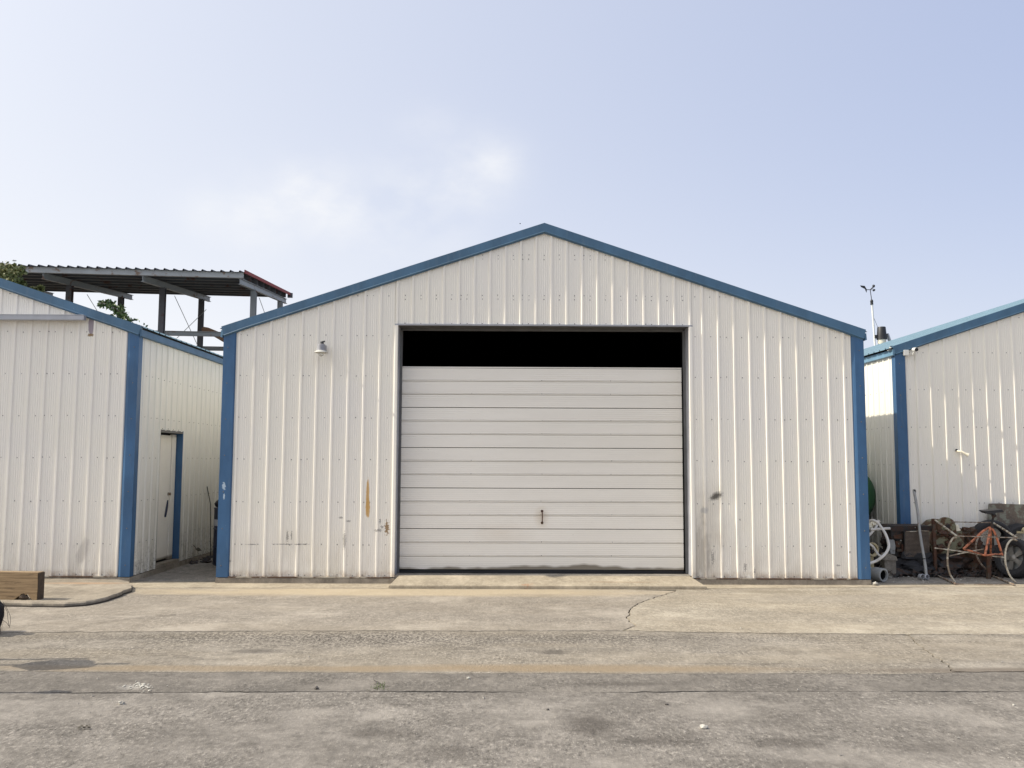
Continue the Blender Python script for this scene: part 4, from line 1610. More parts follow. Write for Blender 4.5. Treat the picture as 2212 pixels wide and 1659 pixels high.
c = at(20, 592, Y=20)
B = Vector((c.x - .5, 20, 0))
cl_ = []
rnd = random.Random(4)
for (x, y, rr_) in ((-10, 585, .28), (8, 588, .22), (26, 583, .17), (45, 586, .10), (20, 604, .22), (38, 612, .12), (-30, 590, .35), (0, 620, .35), (25, 630, .30), (48, 612, .05),
                    (-60, 600, .45), (-30, 640, .5), (73, 628, .07), (82, 636, .06), (88, 624, .03)):
    cl_.append((at(x, y, Y=20 + rnd.uniform(-.4, .4)), rr_))
tree('yellow green bush-like treetop at the left edge, before the canopy roof', B,
     [([B, B + Vector((.1, 0, 2)), B + Vector((0, .1, 4.0))], [.14, .11, .08]),
      ([B + Vector((0, .1, 3.8)), B + Vector((.3, 0, 4.8)), at(20, 596, Y=20)], [.07, .045, .012]),
      ([B + Vector((0, .1, 3.6)), B + Vector((.8, 0, 4.6)), at(80, 634, Y=20)], [.06, .035, .010]),
      ([B + Vector((0, .1, 3.8)), B + Vector((-.6, .1, 5.0)), at(-30, 590, Y=20)], [.07, .04, .02])],
     cl_, 2500, .085, 'leafy', 5)

B = Vector((at(262, 700, Y=19.5).x + .2, 19.5, 0))
k_ = 19.5
limb = [B + Vector((0, 0, 3.6)), at(276, 690, Y=k_), at(262, 677, Y=k_), at(246, 664, Y=k_), at(228, 656, Y=k_), at(216, 654, Y=k_)]
cl_ = []
for (x, y, rr_) in ((217, 655, .035), (222, 661, .04), (230, 656, .05), (238, 655, .06), (236, 663, .05), (245, 663, .07), (243, 655, .045), (252, 668, .08), (250, 675, .07), (259, 672, .08), (262, 664, .04),
                    (264, 680, .10), (257, 685, .09), (270, 684, .10), (272, 692, .12), (282, 694, .12), (262, 700, .3), (285, 705, .3), (240, 684, .02)):
    cl_.append((at(x, y, Y=k_ + rnd.uniform(-.1, .1)), rr_))
    if y > 695:
        cl_.append((at(x + 6, y + 25, Y=k_), .5))
tree('dark green leafy branch arching above the left roof against the sky', B,
     [([B, B + Vector((-.05, 0, 2)), B + Vector((0, 0, 3.7))], [.10, .07, .045]),
      (limb, [.04, .025, .018, .012, .008, .004]),
      ([limb[2], at(262, 662, Y=k_)], [.010, .003])], cl_, 480, .085, 'leaf', 6)

# bird on the horizon line of the canopy
p = at(31, 563, Y=28)
bd = MB()
bd.rock((p.x, 28, p.z), (.075, .03, .022), 1, 2, .1)
bd.add([(p.x + .02, 28, p.z + .01), (p.x - .02, 28, p.z + .03), (p.x - .01, 28.12, p.z + .035)], [(0, 1, 2)])
bd.tube([(p.x - .06, 28, p.z), (p.x - .02, 28, p.z + .03)], .01, 5)
tag(bd.build('bird', 'gull'), 'small grey bird hanging above the left end of the canopy roof', 'bird')
p = at(1123.5, 483, Y=40)
bd = MB()
bd.rock((p.x, 40, p.z), (.035, .03, .025), 1, 1, .2)
bd.prism([(p.x - .01, 40, p.z), (p.x - .05, 40, p.z + .02), (p.x - .01, 40, p.z + .012)], (0, .02, 0))
tag(bd.build('bird', 'black'), 'tiny dark speck of a bird just left of the main gable peak', 'bird')


# ------------------------------------------------------------------ junk in the right-hand gap
def A_(x, y, Y=None, Z=None):          # survey crop A
    return at((2750 + x / 5.923) * .6777, (1600 + y / 5.923) * .6777, Y=Y, Z=Z)


def B_(x, y, Y=None, Z=None):          # survey crop B
    return at((2950 + x / 5.529) * .6777, (1580 + y / 5.529) * .6777, Y=Y, Z=Z)


def smoothpath(pts, n=5):
    out = []
    P = [Vector(p_) for p_ in pts]
    for i in range(len(P) - 1):
        p0, p1, p2, p3 = P[max(i - 1, 0)], P[i], P[i + 1], P[min(i + 2, len(P) - 1)]
        for k in range(n):
            t_ = k / n
            out.append(.5 * ((2 * p1) + (p2 - p0) * t_ + (2 * p0 - 5 * p1 + 4 * p2 - p3) * t_ ** 2 + (3 * p1 - p0 - 3 * p2 + p3) * t_ ** 3))
    out.append(P[-1])
    return out


# green tank
tk = thing('tank', 'big round green tank half hidden behind the corner of the middle shed', 'tank', (5.80, 15.9, .01))
mb = MB()
mb.lathe([(0, -.10), (.25, -.08), (.42, -.02), (.52, .08), (.535, .12), (.535, 1.1), (.52, 1.15), (.3, 1.25), (0, 1.28)], (5.875, 15.3, 1.17), (0, 1, 0), 40)
mb.build('shell', 'green', tk, smooth=True)
for y in (15.6, 16.2):
    mb = MB()
    mb.box(5.45, 6.15, y - .05, y + .05, .01, .68)
    mb.build('cradle', 'rustdark', tk)

# hoses
hs = thing('hose', 'stiff white hose looping out from behind the blue corner', 'hose', (5.5, 13.3, .01))
mb = MB()
mb.tube(smoothpath([A_(40, 1190, Y=13.05), A_(120, 1160, Y=13.05), A_(240, 1120, Y=13.1), A_(350, 1050, Y=13.1), A_(440, 960, Y=13.15), A_(490, 850, Y=13.2), A_(475, 730, Y=13.25), A_(430, 610, Y=13.3),
                    A_(370, 510, Y=13.35), A_(300, 415, Y=13.4), A_(220, 355, Y=13.4), A_(150, 350, Y=13.45), A_(95, 385, Y=13.5), A_(60, 450, Y=13.5)]), .021, 10)
mb.build('hose_loop', 'pvc', hs, smooth=True)
mb = MB()
mb.tube(smoothpath([A_(60, 810, Y=13.4), A_(130, 800, Y=13.4), A_(200, 850, Y=13.4), A_(250, 930, Y=13.4), A_(300, 1000, Y=13.35), A_(355, 1035, Y=13.3)]), .017, 8, rr=None)
mb.build('hose_tail', 'pvc', hs, smooth=True)
pv = thing('pipe', 'white plastic pipe assembly with an elbow behind the hose', 'pipe', (5.6, 13.9, .01))
mb = MB()
mb.tube([A_(110, 640, Y=13.8), A_(165, 580, Y=13.8), A_(240, 500, Y=13.85), A_(300, 370, Y=13.9)], .020, 8)
mb.tube([A_(150, 525, Y=13.8), A_(330, 508, Y=13.8), A_(515, 500, Y=13.8)], .020, 8)
mb.tube([A_(275, 390, Y=13.88), A_(310, 350, Y=13.88)], .030, 10)
mb.tube([A_(110, 640, Y=13.8), Vector((5.30, 13.8, .02))], .020, 8)
mb.build('pipe_run', 'pvc', pv, smooth=True)
mb = MB()
for (x, y, r_) in ((140, 470, .035), (200, 400, .03), (140, 440, .03)):
    c = A_(x, y, Y=13.9)
    mb.rock(tuple(c), (r_ * 1.3, r_, r_ * 1.4), x, 2, .5)
mb.build('fitting', 'cream', pv)

# big grey pipe with a collar, lying towards the viewer
c = A_(400, 1375, Y=13.05)
ax = Vector((.46, -.88, -.02)).normalized()
gp = thing('pipe', 'fat grey pipe with open collar lying on the ground at the corner', 'pipe', (c.x - .3, 13.6, .01))
R0 = .098
c.z = R0 + .014
mb = MB()
mb.lathe([(R0 * .72, -.03), (R0 * .76, 0), (R0 * .97, 0), (R0, -.01), (R0, -.15), (R0 * .9, -.16), (R0 * .86, -.17), (R0 * .86, -1.4), (0, -1.4)], c, ax, 28)
mb.build('barrel', 'pvcgrey', gp, smooth=True)
mb = MB()
mb.lathe([(R0 * .72, -.03), (R0 * .70, -.5), (0, -.5)], c, ax, 24)
mb.build('bore', 'black', gp)

c = A_(150, 900, Y=13.6)
rg = thing('pipe_collar', 'tan plastic pipe collar ring leaning behind the small hose', 'ring', (c.x, 13.6, .01))
mb = MB()
mb.lathe([(.075, 0), (.105, 0), (.108, .05), (.100, .06), (.078, .055), (.075, 0)], c, (.3, -.95, .1), 24)
mb.box(c.x - .05, c.x + .05, 13.62, 13.75, .012, c.z - .08)
mb.build('ring_body', 'foam', rg)

# engine block with radiator
en = thing('engine', 'dark rusty engine with a tan radiator grid, left of the leaning pole', 'engine', (6.05, 13.9, .01))
yE = 13.95


def px2(Fn, x0_, y0_, x1_, y1_, Y):
    a_ = Fn(x0_, y1_, Y=Y)
    b_ = Fn(x1_, y0_, Y=Y)
    return a_.x, b_.x, a_.z, b_.z


x0_, x1_, z0_, z1_ = px2(A_, 505, 455, 1310, 560, yE)
mb = MB()
mb.prism([(x0_ + .06, yE, z1_), (x1_, yE, z1_), (x1_, yE, z0_), (x0_ + .02, yE, z0_), (x0_, yE, z0_ + .03)], (0, .5, 0))
mb.build('top_plate', 'rustdark', en, bevel=.006)
x0_, x1_, z0_, z1_ = px2(A_, 490, 565, 820, 1130, yE + .03)
mb = MB()
mb.rock(((x0_ + x1_) / 2, yE + .2, (z0_ + z1_) / 2 + .05), ((x1_ - x0_) / 2, .18, (z1_ - z0_) / 2 * .8), 3, 3, .5, freq=2.2)
mb.box(x0_ + .05, x1_ - .02, yE + .02, yE + .35, z0_ + .08, z1_ + .02)
mb.build('crankcase', 'rustdark', en)
a_ = [A_(580, 640, Y=yE - .0), A_(800, 585, Y=yE), A_(850, 580, Y=yE), A_(810, 690, Y=yE), A_(760, 700, Y=yE), A_(600, 690, Y=yE)]
mb = MB()
mb.prism(a_, (0, .03, 0))
mb.build('cover_plate', 'rust', en)
a_ = [A_(505, 720, Y=yE - .04), A_(600, 715, Y=yE - .04), A_(620, 830, Y=yE - .04), A_(610, 990, Y=yE - .04), A_(530, 980, Y=yE - .04), A_(500, 850, Y=yE - .04)]
mb = MB()
mb.prism(a_, (0, .06, 0))
mb.build('side_flange', 'pvcgrey', en, bevel=.006)
mb = MB()
for (x, y, w_, h_) in ((620, 745, 110, 45), (625, 800, 80, 55), (740, 800, 70, 90), (650, 890, 120, 50)):
    q0, q1 = A_(x, y + h_, Y=yE - .03), A_(x + w_, y, Y=yE - .03)
    mb.box(q0.x, q1.x, yE - .03, yE + .05, q0.z, q1.z)
mb.build('bracket', 'rust', en, bevel=.004)
mb = MB()
for (x, y, r_) in ((720, 730, .016), (590, 915, .014), (680, 795, .010), (990, 485, .010)):
    q0 = A_(x, y, Y=yE - .05)
    mb.rock(tuple(q0), (r_ * 1.2, .012, r_), x, 1, .3)
mb.build('bolt_head', 'alloy', en)
# radiator core: real bars
q0, q1 = A_(800, 1030, Y=yE - .08), A_(1245, 565, Y=yE - .08)
wR, hR = q1.x - q0.x, q1.z - q0.z
mb = MB()
nb = 19
for i in range(nb + 1):
    z = q0.z + hR * i / nb
    sh = .03 * (i / nb)
    xe = q1.x if i > 8 else q1.x - .06 * (8 - i) / 8
    mb.bar((q0.x + sh, yE - .08, z), (xe, yE - .08, z), .004, .0055)
nb = 24
for i in range(nb + 1):
    x = q0.x + wR * i / nb
    mb.bar((x - .008, yE - .076, q0.z), (x + .022, yE - .076, q1.z), .0045, .004)
mb.build('radiator_grid', 'grid', en)
mb = MB()
mb.box(q0.x, q1.x, yE - .070, yE - .02, q0.z, q1.z)
mb.build('radiator_core', 'black', en)
mb = MB()
mb.tube([Vector((q0.x + .03, yE - .09, q1.z + .004)), Vector((q0.x + .18, yE - .09, q1.z + .008)), Vector((q0.x + .22, yE - .09, q1.z + .02)), Vector((q1.x, yE - .09, q1.z + .012))], .007, 6)
mb.build('radiator_rail', 'tubewhite', en)
mb = MB()
mb.rock((q0.x + .22, yE + .02, q0.z - .03), (.30, .14, .12), 8, 3, .5)
mb.rock((q0.x + .05, yE - .03, .12), (.36, .2, .10), 9, 3, .5)
mb.rock((q0.x + .30, yE + .05, .16), (.20, .2, .15), 19, 3, .4)
mb.build('oil_sump', 'tyre', en)
for s_ in (0, 1):
    mb = MB()
    mb.box(q0.x - .3 + s_ * .55, q0.x - .2 + s_ * .55, yE + .0, yE + .4, .01, .30)
    mb.build('engine_foot', 'rustdark', en)

# concrete wedge under the engine
m = MB()
P = [A_(385, 1100, Y=13.6), A_(470, 990, Y=13.6), A_(510, 975, Y=13.6), A_(640, 1030, Y=13.6), A_(665, 1110, Y=13.6), A_(520, 1112, Y=13.6)]
m.prism(P, (0, .22, .0))
m.box(P[0].x + .03, P[4].x - .02, 13.62, 13.80, .012, P[0].z + .002)
tag(m.build('rubble_block', 'yard', bevel=.006), 'broken grey concrete wedge resting below the engine, beside the hose loop', 'concrete block')

# leaning pole
pl = thing('pole', 'long weathered pole leaning against the right shed, left of the rusty frame', 'pole', (6.33, 13.3, .01))
a_, b_ = A_(1200, 1240, Y=13.35), at((2700 + 790 / 3.686) * .6777, (1450 + 420 / 3.686) * .6777, Y=14.30)
a_.z = .03
mb = MB()
mb.tube([a_.lerp(b_, i / 8) + Vector((.006 * sin(i * 1.3), 0, 0)) for i in range(9)], .021, 10)
mb.build('shaft', 'polegrey', pl, smooth=True)
mb = MB()
d = (b_ - a_).normalized()
mb.tube([b_ - d * .03, b_ + d * .01], .024, 10)
mb.tube([a_ + d * .32, a_ + d * .335], .024, 10)
mb.build('end_cap', 'black', pl)
mb = MB()
c = A_(1185, 1235, Y=13.30)
mb.lathe([(.0, -.05), (.036, -.05), (.040, -.04), (.040, .03), (.030, .035), (.028, -.02)], (c.x, c.y, .055), (.3, -.85, .2), 14)
c = A_(1100, 1215, Y=13.30)
mb.lathe([(.030, -.04), (.040, -.03), (.040, .03), (.034, .035), (.030, .0)], (c.x, c.y, .06), (.2, -.9, .1), 14)
mb.build('coupling', 'galv', pl, smooth=True)

# mottled iron casing (centre) and its parts
ir = thing('gear_casing', 'mottled green and rust iron casing standing behind the tube frame', 'machine', (6.72, 14.0, .01))
Yc = 13.95
mb = MB()
P = [B_(40, 620, Y=Yc), B_(110, 545, Y=Yc), B_(210, 455, Y=Yc), B_(330, 430, Y=Yc), B_(450, 440, Y=Yc), B_(560, 500, Y=Yc), B_(570, 620, Y=Yc), B_(690, 640, Y=Yc), B_(700, 900, Y=Yc), B_(500, 1010, Y=Yc), B_(150, 1030, Y=Yc), B_(90, 880, Y=Yc), B_(20, 780, Y=Yc)]
mb.prism(P, (0, .40, 0))
mb.build('casing', 'mottle', ir, bevel=.025)
c = B_(380, 520, Y=Yc - .03)
mb = MB()
mb.lathe([(0, -.02), (.05, -.025), (.06, -.01), (.145, -.01), (.15, .0), (.15, .05)], (c.x, Yc - .005, c.z - .03), (0, 1, .1), 26)
mb.build('flange', 'mottle', ir, smooth=True)
mb = MB()
mb.lathe([(0, -.04), (.028, -.04), (.032, -.03), (.045, -.02), (.045, 0)], (c.x + .01, Yc - .01, c.z - .015), (0, 1, .1), 16)
mb.build('hub', 'rustdark', ir)
mb = MB()
rn = random.Random(21)
for i in range(9):
    q0 = B_(rn.uniform(180, 660), rn.uniform(650, 1000), Y=Yc - .02)
    mb.rock(tuple(q0), (rn.uniform(.03, .08), .05, rn.uniform(.02, .06)), i, 2, .5)
mb.build('scale_crust', 'rust', ir)
mb = MB()
x0_, x1_, z0_, z1_ = px2(B_, 100, 1020, 900, 1330, Yc)
mb.box(x0_, x1_ * .5 + x0_ * .5, Yc + .04, Yc + .42, .01, z1_ + .02)
mb.rock(((x0_ + x1_) / 2, Yc + .16, .18), ((x1_ - x0_) / 2, .2, .17), 5, 3, .45)
mb.build('base', 'rustdark', ir)

cu = thing('cup', 'cream plastic pot sitting on top of the rusty casing', 'pot', (B_(585, 610, Y=13.9).x, 13.9, B_(585, 612, Y=13.9).z))
c = B_(588, 612, Y=13.95)
mb = MB()
mb.lathe([(0, 0), (.055, 0), (.058, .01), (.045, .02), (.040, .085), (.036, .092), (0, .090)], (c.x, c.y + .06, c.z - .01), (-.12, 0, 1), 20)
mb.build('pot_body', 'cream', cu, smooth=True)

hp = thing('rust_heap', 'red-brown crumbling iron lump right of the cream pot', 'scrap', (B_(760, 760, Y=14.1).x, 14.1, .01))
mb = MB()
for (x, y, r_) in ((700, 690, .10), (770, 700, .12), (830, 730, .09), (780, 850, .14), (700, 850, .13), (850, 900, .12)):
    q0 = B_(x, y, Y=14.12)
    mb.rock(tuple(q0), (r_, r_, r_), x, 3, .55, freq=3)
q0 = B_(760, 1000, Y=14.15)
mb.rock((q0.x, 14.15, .26), (.2, .2, .26), 31, 3, .5)
mb.build('iron_lump', 'rust', hp)

# tube frame with curved legs
fr = thing('tube_frame', 'flaking white tube stand with curved legs and thin cross rods', 'frame', (6.95, 13.4, .01))
yF, yB = 12.98, 13.85
FL, FR_ = B_(552, 712, Y=yF), B_(1612, 742, Y=yF)
BL, BR = B_(160, 425, Y=yB), B_(1185, 475, Y=yB)
for (a_, b_) in ((BL, FL), (BR, FR_)):
    mb = MB()
    mb.tube([a_, a_.lerp(b_, .5) + Vector((0, 0, .004)), b_], .014, 8)
    mb.build('side_tube', 'tubewhite', fr, smooth=True)
for (a_, b_, r_) in ((FL, FR_, .0075), (B_(480, 462, Y=yB), BR, .0085)):
    mb = MB()
    mb.tube([a_, b_], r_, 6)
    mb.build('cross_rod', 'tuberust', fr)
legs = [([(552, 745), (500, 740), (455, 790), (415, 880), (392, 1020), (388, 1160), (405, 1290), (440, 1400), (525, 1535)], yF),
        ([(1612, 790), (1560, 768), (1500, 785), (1445, 860), (1418, 950), (1405, 1060), (1410, 1180), (1440, 1300), (1500, 1430), (1590, 1525)], yF),
        ([(1100, 672), (1010, 680), (940, 730), (895, 830), (885, 950), (905, 1060), (950, 1160), (1010, 1240), (1085, 1310)], yB)]
for pts, Y_ in legs:
    w = smoothpath([B_(x, y, Y=Y_) for x, y in pts], 3)
    if Y_ == yF:
        w[-1].z = max(.022, min(w[-1].z, .03))
    mb = MB()
    mb.tube(w, .0135, 8)
    mb.build('leg', 'tuberust' if Y_ != 12.98 else 'tubewhite', fr, smooth=True)
# rusty angle post, back left
mb = MB()
a_, b_ = B_(140, 412, Y=yB), B_(138, 1120, Y=yB)
mb.box(a_.x - .022, a_.x - .016, yB - .02, yB + .025, .012, a_.z)
mb.box(a_.x - .0155, a_.x + .022, yB - .02, yB - .014, .012, a_.z)
mb.box(a_.x - .024, a_.x + .028, yB - .028, yB - .021, a_.z - .06, a_.z + .004)
mb.build('angle_post', 'rust', fr)
for (a_, b_) in (((130, 1368), (530, 1552)), ((1122, 1388), (1572, 1572))):
    mb = MB()
    q0, q1 = B_(*a_, Z=.026), B_(*b_, Z=.026)
    mb.tube([q0, q1], .0135, 8)
    mb.build('foot_bar', 'tuberust', fr, smooth=True)
mb = MB()
q0, q1 = B_(532, 1556, Z=.02), B_(1575, 1574, Z=.02)
mb.tube([q0, q1], .0055, 6)
mb.build('cross_rod', 'tuberust', fr)
for P in ([(160, 922), (430, 958), (720, 995)], [(425, 1062), (560, 1030), (720, 998), (880, 965), (1020, 942)], [(1165, 1065), (1280, 1075), (1395, 1092)], [(720, 995), (900, 1030), (1060, 1050)]):
    mb = MB()
    mb.tube([B_(x, y, Y=13.35) for x, y in P], .0095, 6)
    mb.build('brace_rod', 'tubewhite', fr)

# orange tripod stand with black head
og = thing('axle_stand', 'orange tubular stand with a black plate head, among the tube frame', 'stand', (7.25, 13.4, .01))
yO = 13.45
ap_ = B_(1140, 548, Y=yO)
T = {'l': [(1135, 560), (1060, 595), (985, 650), (900, 735), (780, 840), (672, 935)],
     'c': [(1138, 560), (1125, 680), (1090, 840), (1050, 1045)],
     'r': [(1145, 560), (1200, 620), (1255, 745), (1300, 880), (1355, 1050)],
     'b': [(1150, 600), (1150, 800), (1150, 960), (1152, 1105)]}
for k, P in T.items():
    Y_ = {'l': (yO, yO - .02), 'c': (yO, yO - .22), 'r': (yO, yO - .05), 'b': (yO, yO + .18)}[k]
    w = [B_(x, y, Y=Y_[0] + (Y_[1] - Y_[0]) * i / (len(P) - 1)) for i, (x, y) in enumerate(P)]
    mb = MB()
    mb.tube(smoothpath(w, 3), .0175 if k != 'b' else .015, 8)
    mb.build('leg', 'orange', og, smooth=True)
for P, Y0_, Y1_ in (([(672, 935), (700, 950), (860, 990), (1050, 1055)], yO - .02, yO - .22), ([(1050, 1055), (1200, 1035), (1345, 1030)], yO - .22, yO - .05)):
    w = [B_(x, y, Y=Y0_ + (Y1_ - Y0_) * i / (len(P) - 1)) for i, (x, y) in enumerate(P)]
    mb = MB()
    mb.tube(smoothpath(w, 3), .014, 8)
    mb.build('base_bar', 'orange', og, smooth=True)
mb = MB()
q0, q1 = B_(1170, 500, Y=yO), B_(1205, 325, Y=yO)
mb.tube([q0 + Vector((-.005, 0, -.06)), q0, q1], .017, 8, rr=[.03, .018, .016])
mb.rock(tuple(q1 + Vector((0, 0, -.02))), (.035, .03, .03), 2, 2, .3)
mb.build('stem', 'rustdark', og)
P = [(1030, 275), (1180, 262), (1350, 243), (1385, 285), (1240, 305), (1215, 350), (1165, 315), (1110, 325), (1085, 320)]
mb = MB()
mb.prism([B_(x, y, Y=yO - .06) for x, y in P], (0, .16, .01))
mb.build('head_plate', 'black', og, bevel=.004)
mb = MB()
q0 = B_(1110, 1110, Y=yO)
mb.tube([Vector((q0.x, yO + .02, .012)), Vector((q0.x + .02, yO + .02, q0.z + .03))], .035, 10)
mb.build('base_post', 'rust', og)


# tyres
def tyre(mb, c, ax, R, w, n=40):
    ri = R * .62
    mb.lathe([(ri, -w * .38), (R * .72, -w * .5), (R * .90, -w * .5), (R * .97, -w * .40), (R, -w * .22), (R * .985, -w * .06), (R * .985, -w * .05), (R, -w * .04), (R, w * .04), (R * .985, w * .05), (R * .985, w * .06), (R, w * .22), (R * .97, w * .40), (R * .90, w * .5), (R * .72, w * .5), (ri, w * .38)], c, ax, n)


c = B_(1180, 790, Y=14.2)
ty = thing('tyre', 'worn black tyre standing upright behind the orange stand', 'tyre', (c.x, 14.2, .01), group='old tyres in the scrap heap')
mb = MB()
zc_ = B_(1180, 430, Y=14.15).z - .31
tyre(mb, (c.x, 14.22, zc_), (.15, 1, .05), .31, .20)
mb.build('tread', 'tyre', ty, smooth=True)
mb = MB()
mb.rock((c.x, 14.25, zc_ * .4), (.32, .2, max(.05, zc_ * .42)), 7, 3, .4)
mb.build('caked_mud', 'rustdark', ty)
c = B_(1640, 800, Y=14.25)
ty = thing('tyre', 'black tyre below the mottled plate, cut by the right edge', 'tyre', (c.x, 14.25, .01), group='old tyres in the scrap heap')
mb = MB()
zt_ = B_(1640, 497, Y=14.2).z
tyre(mb, (c.x + .03, 14.28, zt_ - .30), (-.1, 1, .05), .30, .2)
mb.build('tread', 'tyre', ty, smooth=True)
mb = MB()
mb.rock((c.x, 14.3, .12), (.3, .2, .14), 9, 3, .4)
mb.build('caked_mud', 'rustdark', ty)
# wheel with rim, leaning
c = B_(1580, 1180, Y=13.55)
wh = thing('wheel', 'car wheel with grey alloy rim leaning at the right edge', 'wheel', (c.x + .05, 13.55, .01))
axw = Vector((-.90, -.38, .24)).normalized()
cc = Vector((c.x + .03, 13.6, .300))
mb = MB()
tyre(mb, cc, axw, .30, .20)
mb.build('tyre', 'tyre', wh, smooth=True)
mb = MB()
mb.lathe([(.198, .055), (.205, .07), (.196, .078), (.188, .06), (.182, .0), (.175, -.05)], cc, axw, 36)
u_ = axw.orthogonal().normalized()
w_ = axw.cross(u_)
for k in range(5):
    an = 2 * pi * k / 5 + .3
    d_ = u_ * cos(an) + w_ * sin(an)
    e_ = axw.cross(d_)
    q = [cc + axw * .055 + d_ * .03 - e_ * .028, cc + axw * .055 + d_ * .03 + e_ * .028, cc + axw * .045 + d_ * .186 + e_ * .045, cc + axw * .045 + d_ * .186 - e_ * .045]
    mb.prism(q, axw * -.03)
mb.lathe([(0, .075), (.03, .072), (.05, .055), (.055, .02)], cc, axw, 16)
mb.build('rim', 'alloy', wh, smooth=True)
mb = MB()
mb.lathe([(0, -.02), (.18, -.02)], cc, axw, 24)
mb.build('brake_disc', 'pvcgrey', wh)

# mottled plate behind
pt = thing('metal_plate', 'mottled grey-brown metal plate standing against the right shed', 'plate', (7.95, 14.35, .01))
P = [(1120, 140), (1350, 135), (1355, 142), (1900, 160), (1900, 560), (1105, 520), (1098, 330)]
pl_ = [B_(x, y, Y=14.36) for x, y in P]
xs_ = max(p_.x for p_ in pl_)
mb = MB()
mb.prism(pl_, (0, .02, 0))
mb.box(pl_[5].x + .05, pl_[5].x + .10, 14.385, 14.42, .01, pl_[0].z - .05)
mb.box(xs_ - .10, xs_ - .05, 14.385, 14.42, .01, pl_[0].z - .05)
mb.build('plate', 'sheetmottle', pt, bevel=.003)

wd = MB()
q0, q1 = B_(1610, 640, Y=13.95), B_(1800, 655, Y=13.85)
wd.bar(q0, q1, .03, .03)
wd.rock(tuple(B_(1730, 610, Y=13.9)), (.03, .03, .04), 3, 2, .3)
wd.bar(q1, Vector((q1.x + .1, q1.y, .02)), .03, .03)
tag(wd.build('broken_lath', 'foam'), 'pale broken wooden lath by the tyre at the right edge', 'wood scrap')

# dark scrap under and between, small debris
db = MB()
rnd = random.Random(31)
for i in range(420):
    x = rnd.uniform(5.35, 8.4)
    y = rnd.uniform(13.55, 14.35)
    hmax = .05 + .22 * (y - 13.5)
    z = rnd.uniform(.015, hmax)
    k = rnd.random()
    if k < .35:
        db.rock((x, y, z), (rnd.uniform(.02, .05), rnd.uniform(.02, .06), rnd.uniform(.015, .04)), i, 1, .9)
    elif k < .75:
        d_ = Vector((rnd.gauss(0, 1), rnd.gauss(0, .6), rnd.gauss(0, .35))).normalized() * rnd.uniform(.05, .18)
        db.bar((x, y, z), tuple(Vector((x, y, max(.02, z))) + d_), rnd.uniform(.008, .03), rnd.uniform(.008, .03))
    else:
        u_ = Vector((rnd.gauss(0, 1), rnd.gauss(0, .5), rnd.gauss(0, .5))).normalized() * rnd.uniform(.03, .10)
        v_ = u_.orthogonal().normalized() * rnd.uniform(.03, .08)
        c_ = Vector((x, y, z + .02))
        db.prism([c_ - u_ - v_, c_ + u_ - v_ * .6, c_ + u_ * .7 + v_, c_ - u_ * .8 + v_ * .9], (0, .006, .004))
for i in range(60):
    x = rnd.uniform(5.35, 8.3)
    db.rock((x, rnd.uniform(14.1, 14.4), rnd.uniform(.05, .25)), (.12, .08, .12), i + 50, 2, .9)
tag(db.build('scrap_mass', 'rustdark'), 'dark jumble of small rusty scrap on the ground between the bigger pieces', None, kind='stuff')
db = MB()
for i in range(60):
    q0 = A_(rnd.uniform(300, 2400), rnd.uniform(1310, 1530), Z=.015)
    s_ = rnd.uniform(.004, .014)
    db.rock((q0.x, q0.y, .012 + s_ * .4), (s_ * 1.3, s_, s_ * .7), i, 1, .5)
tag(db.build('gravel', 'stone'), 'pale chips of gravel strewn in front of the scrap', None, kind='stuff')
db = MB()
for (x, y, r_) in ((960, 1310, .045), (860, 1335, .035), (1000, 1325, .035), (820, 1345, .025), (930, 1290, .03)):
    q0 = A_(x, y, Z=.02)
    db.rock((q0.x, q0.y, .02), (r_ * 1.4, r_, r_ * .7), x, 2, .7)
tag(db.build('foam_scrap', 'foam'), 'crumpled yellowed foam scrap below the leaning pole', 'foam')
# metal sill strip fallen at the corner
st = MB()
q0 = at(1885, 1253, Y=12.78)
st.rock((q0.x + .02, 12.74, .035), (.035, .03, .022), 4, 2, .4)
tag(st.build('stone', 'stone'), 'small stone at the foot of the right blue corner', 'stone')

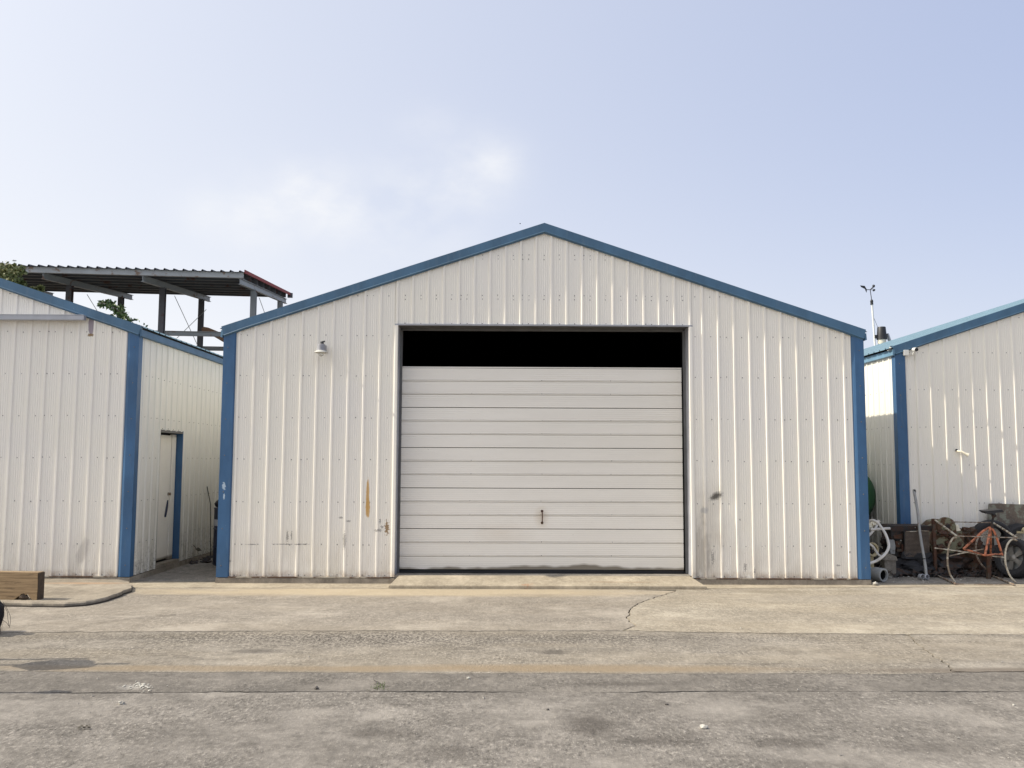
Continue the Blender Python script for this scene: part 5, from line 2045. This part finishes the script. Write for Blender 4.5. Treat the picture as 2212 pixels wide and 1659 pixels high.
# ------------------------------------------------------------------ small things on the lane
for (x, y, r_, mt, lab) in ((262, 1521, .018, 'stone', 'pale pebble on the left of the lane, below the white spill'),
                            (1521, 1574, .020, 'stone', 'white pebble on the lane right of centre'),
                            (684, 1488, .014, 'stonedark', 'dark pebble just above the long joint, left of centre'),
                            (1440, 1523, .010, 'stonedark', 'small dark pebble below the joint, right of centre'),
                            (1183, 1534, .009, 'stonedark', 'dark chip below the joint near the centre'),
                            (2190, 1524, .008, 'stone', 'tiny pale chip on the lane at the right'),
                            (1012, 1466, .012, 'stone', 'small grey chip on the strip at centre')):
    q0 = at(x, y, Z=0)
    mb = MB()
    mb.rock((q0.x, q0.y, r_ * .5), (r_ * 1.25, r_, r_ * .85), x, 2, .45)
    tag(mb.build('pebble', mt), lab, 'pebble')
q0 = at(176, 1575, Z=0)
mb = MB()
for k in range(5):
    a_ = Vector((q0.x - .03 + k * .016, q0.y, .006 + .010 * (k % 2)))
    mb.add([a_, a_ + Vector((.022, -.012, .006)), a_ + Vector((.03, .004, .0)), a_ + Vector((.008, .014, .008))], [(0, 1, 2, 3)])
tag(mb.build('leaf', 'dryleaf'), 'curled dark leaf lying on the lane at lower left', 'leaf')
# spilled white flakes
mb = MB()
rnd = random.Random(9)
for i in range(60):
    q0 = at(305 + rnd.gauss(0, 16), 1482 + rnd.gauss(0, 4.5), Z=0)
    s_ = rnd.uniform(.003, .011)
    mb.rock((q0.x, q0.y, .001), (s_ * 1.3, s_ * 1.2, .004), i, 1, .5)
tag(mb.build('white_flakes', 'stone'), 'scatter of white flakes on the strip at lower left', None, kind='stuff')
# weed in the crack
q0 = at(818, 1488, Z=0)
mb = MB()
for i in range(46):
    b_ = Vector((q0.x + rnd.gauss(0, .03), q0.y + .06 + rnd.gauss(0, .07), 0))
    d_ = Vector((rnd.gauss(0, .02), rnd.gauss(0, .02), rnd.uniform(.008, .03)))
    w2 = Vector((.003, 0, 0))
    mb.add([b_ - w2, b_ + w2, b_ + d_], [(0, 1, 2)])
tag(mb.build('weed', 'weed'), 'tuft of weed in the short crack left of centre', 'weed')
# loose grit on the whole lane
mb = MB()
rnd = random.Random(77)
for i in range(1500):
    y = 4.6 + 7.6 * rnd.random() ** 1.6
    x = rnd.uniform(-.62, .62) * y
    s_ = rnd.uniform(.002, .0055)
    if rnd.random() < .03:
        s_ *= 2
    an = rnd.uniform(0, 6)
    vs = [(x + s_ * cos(an + k * 2.1) * 1.3, y + s_ * sin(an + k * 2.1), .004) for k in range(3)] + [(x, y, .005 + s_ * .9)]
    mb.add(vs, [(0, 1, 3), (1, 2, 3), (2, 0, 3)])
tag(mb.build('grit', 'gritty'), 'loose grit scattered over the concrete lane', None, kind='stuff')

settle()
for o in COL.objects:
    for k in ('_local',):
        if k in o:
            del o[k]
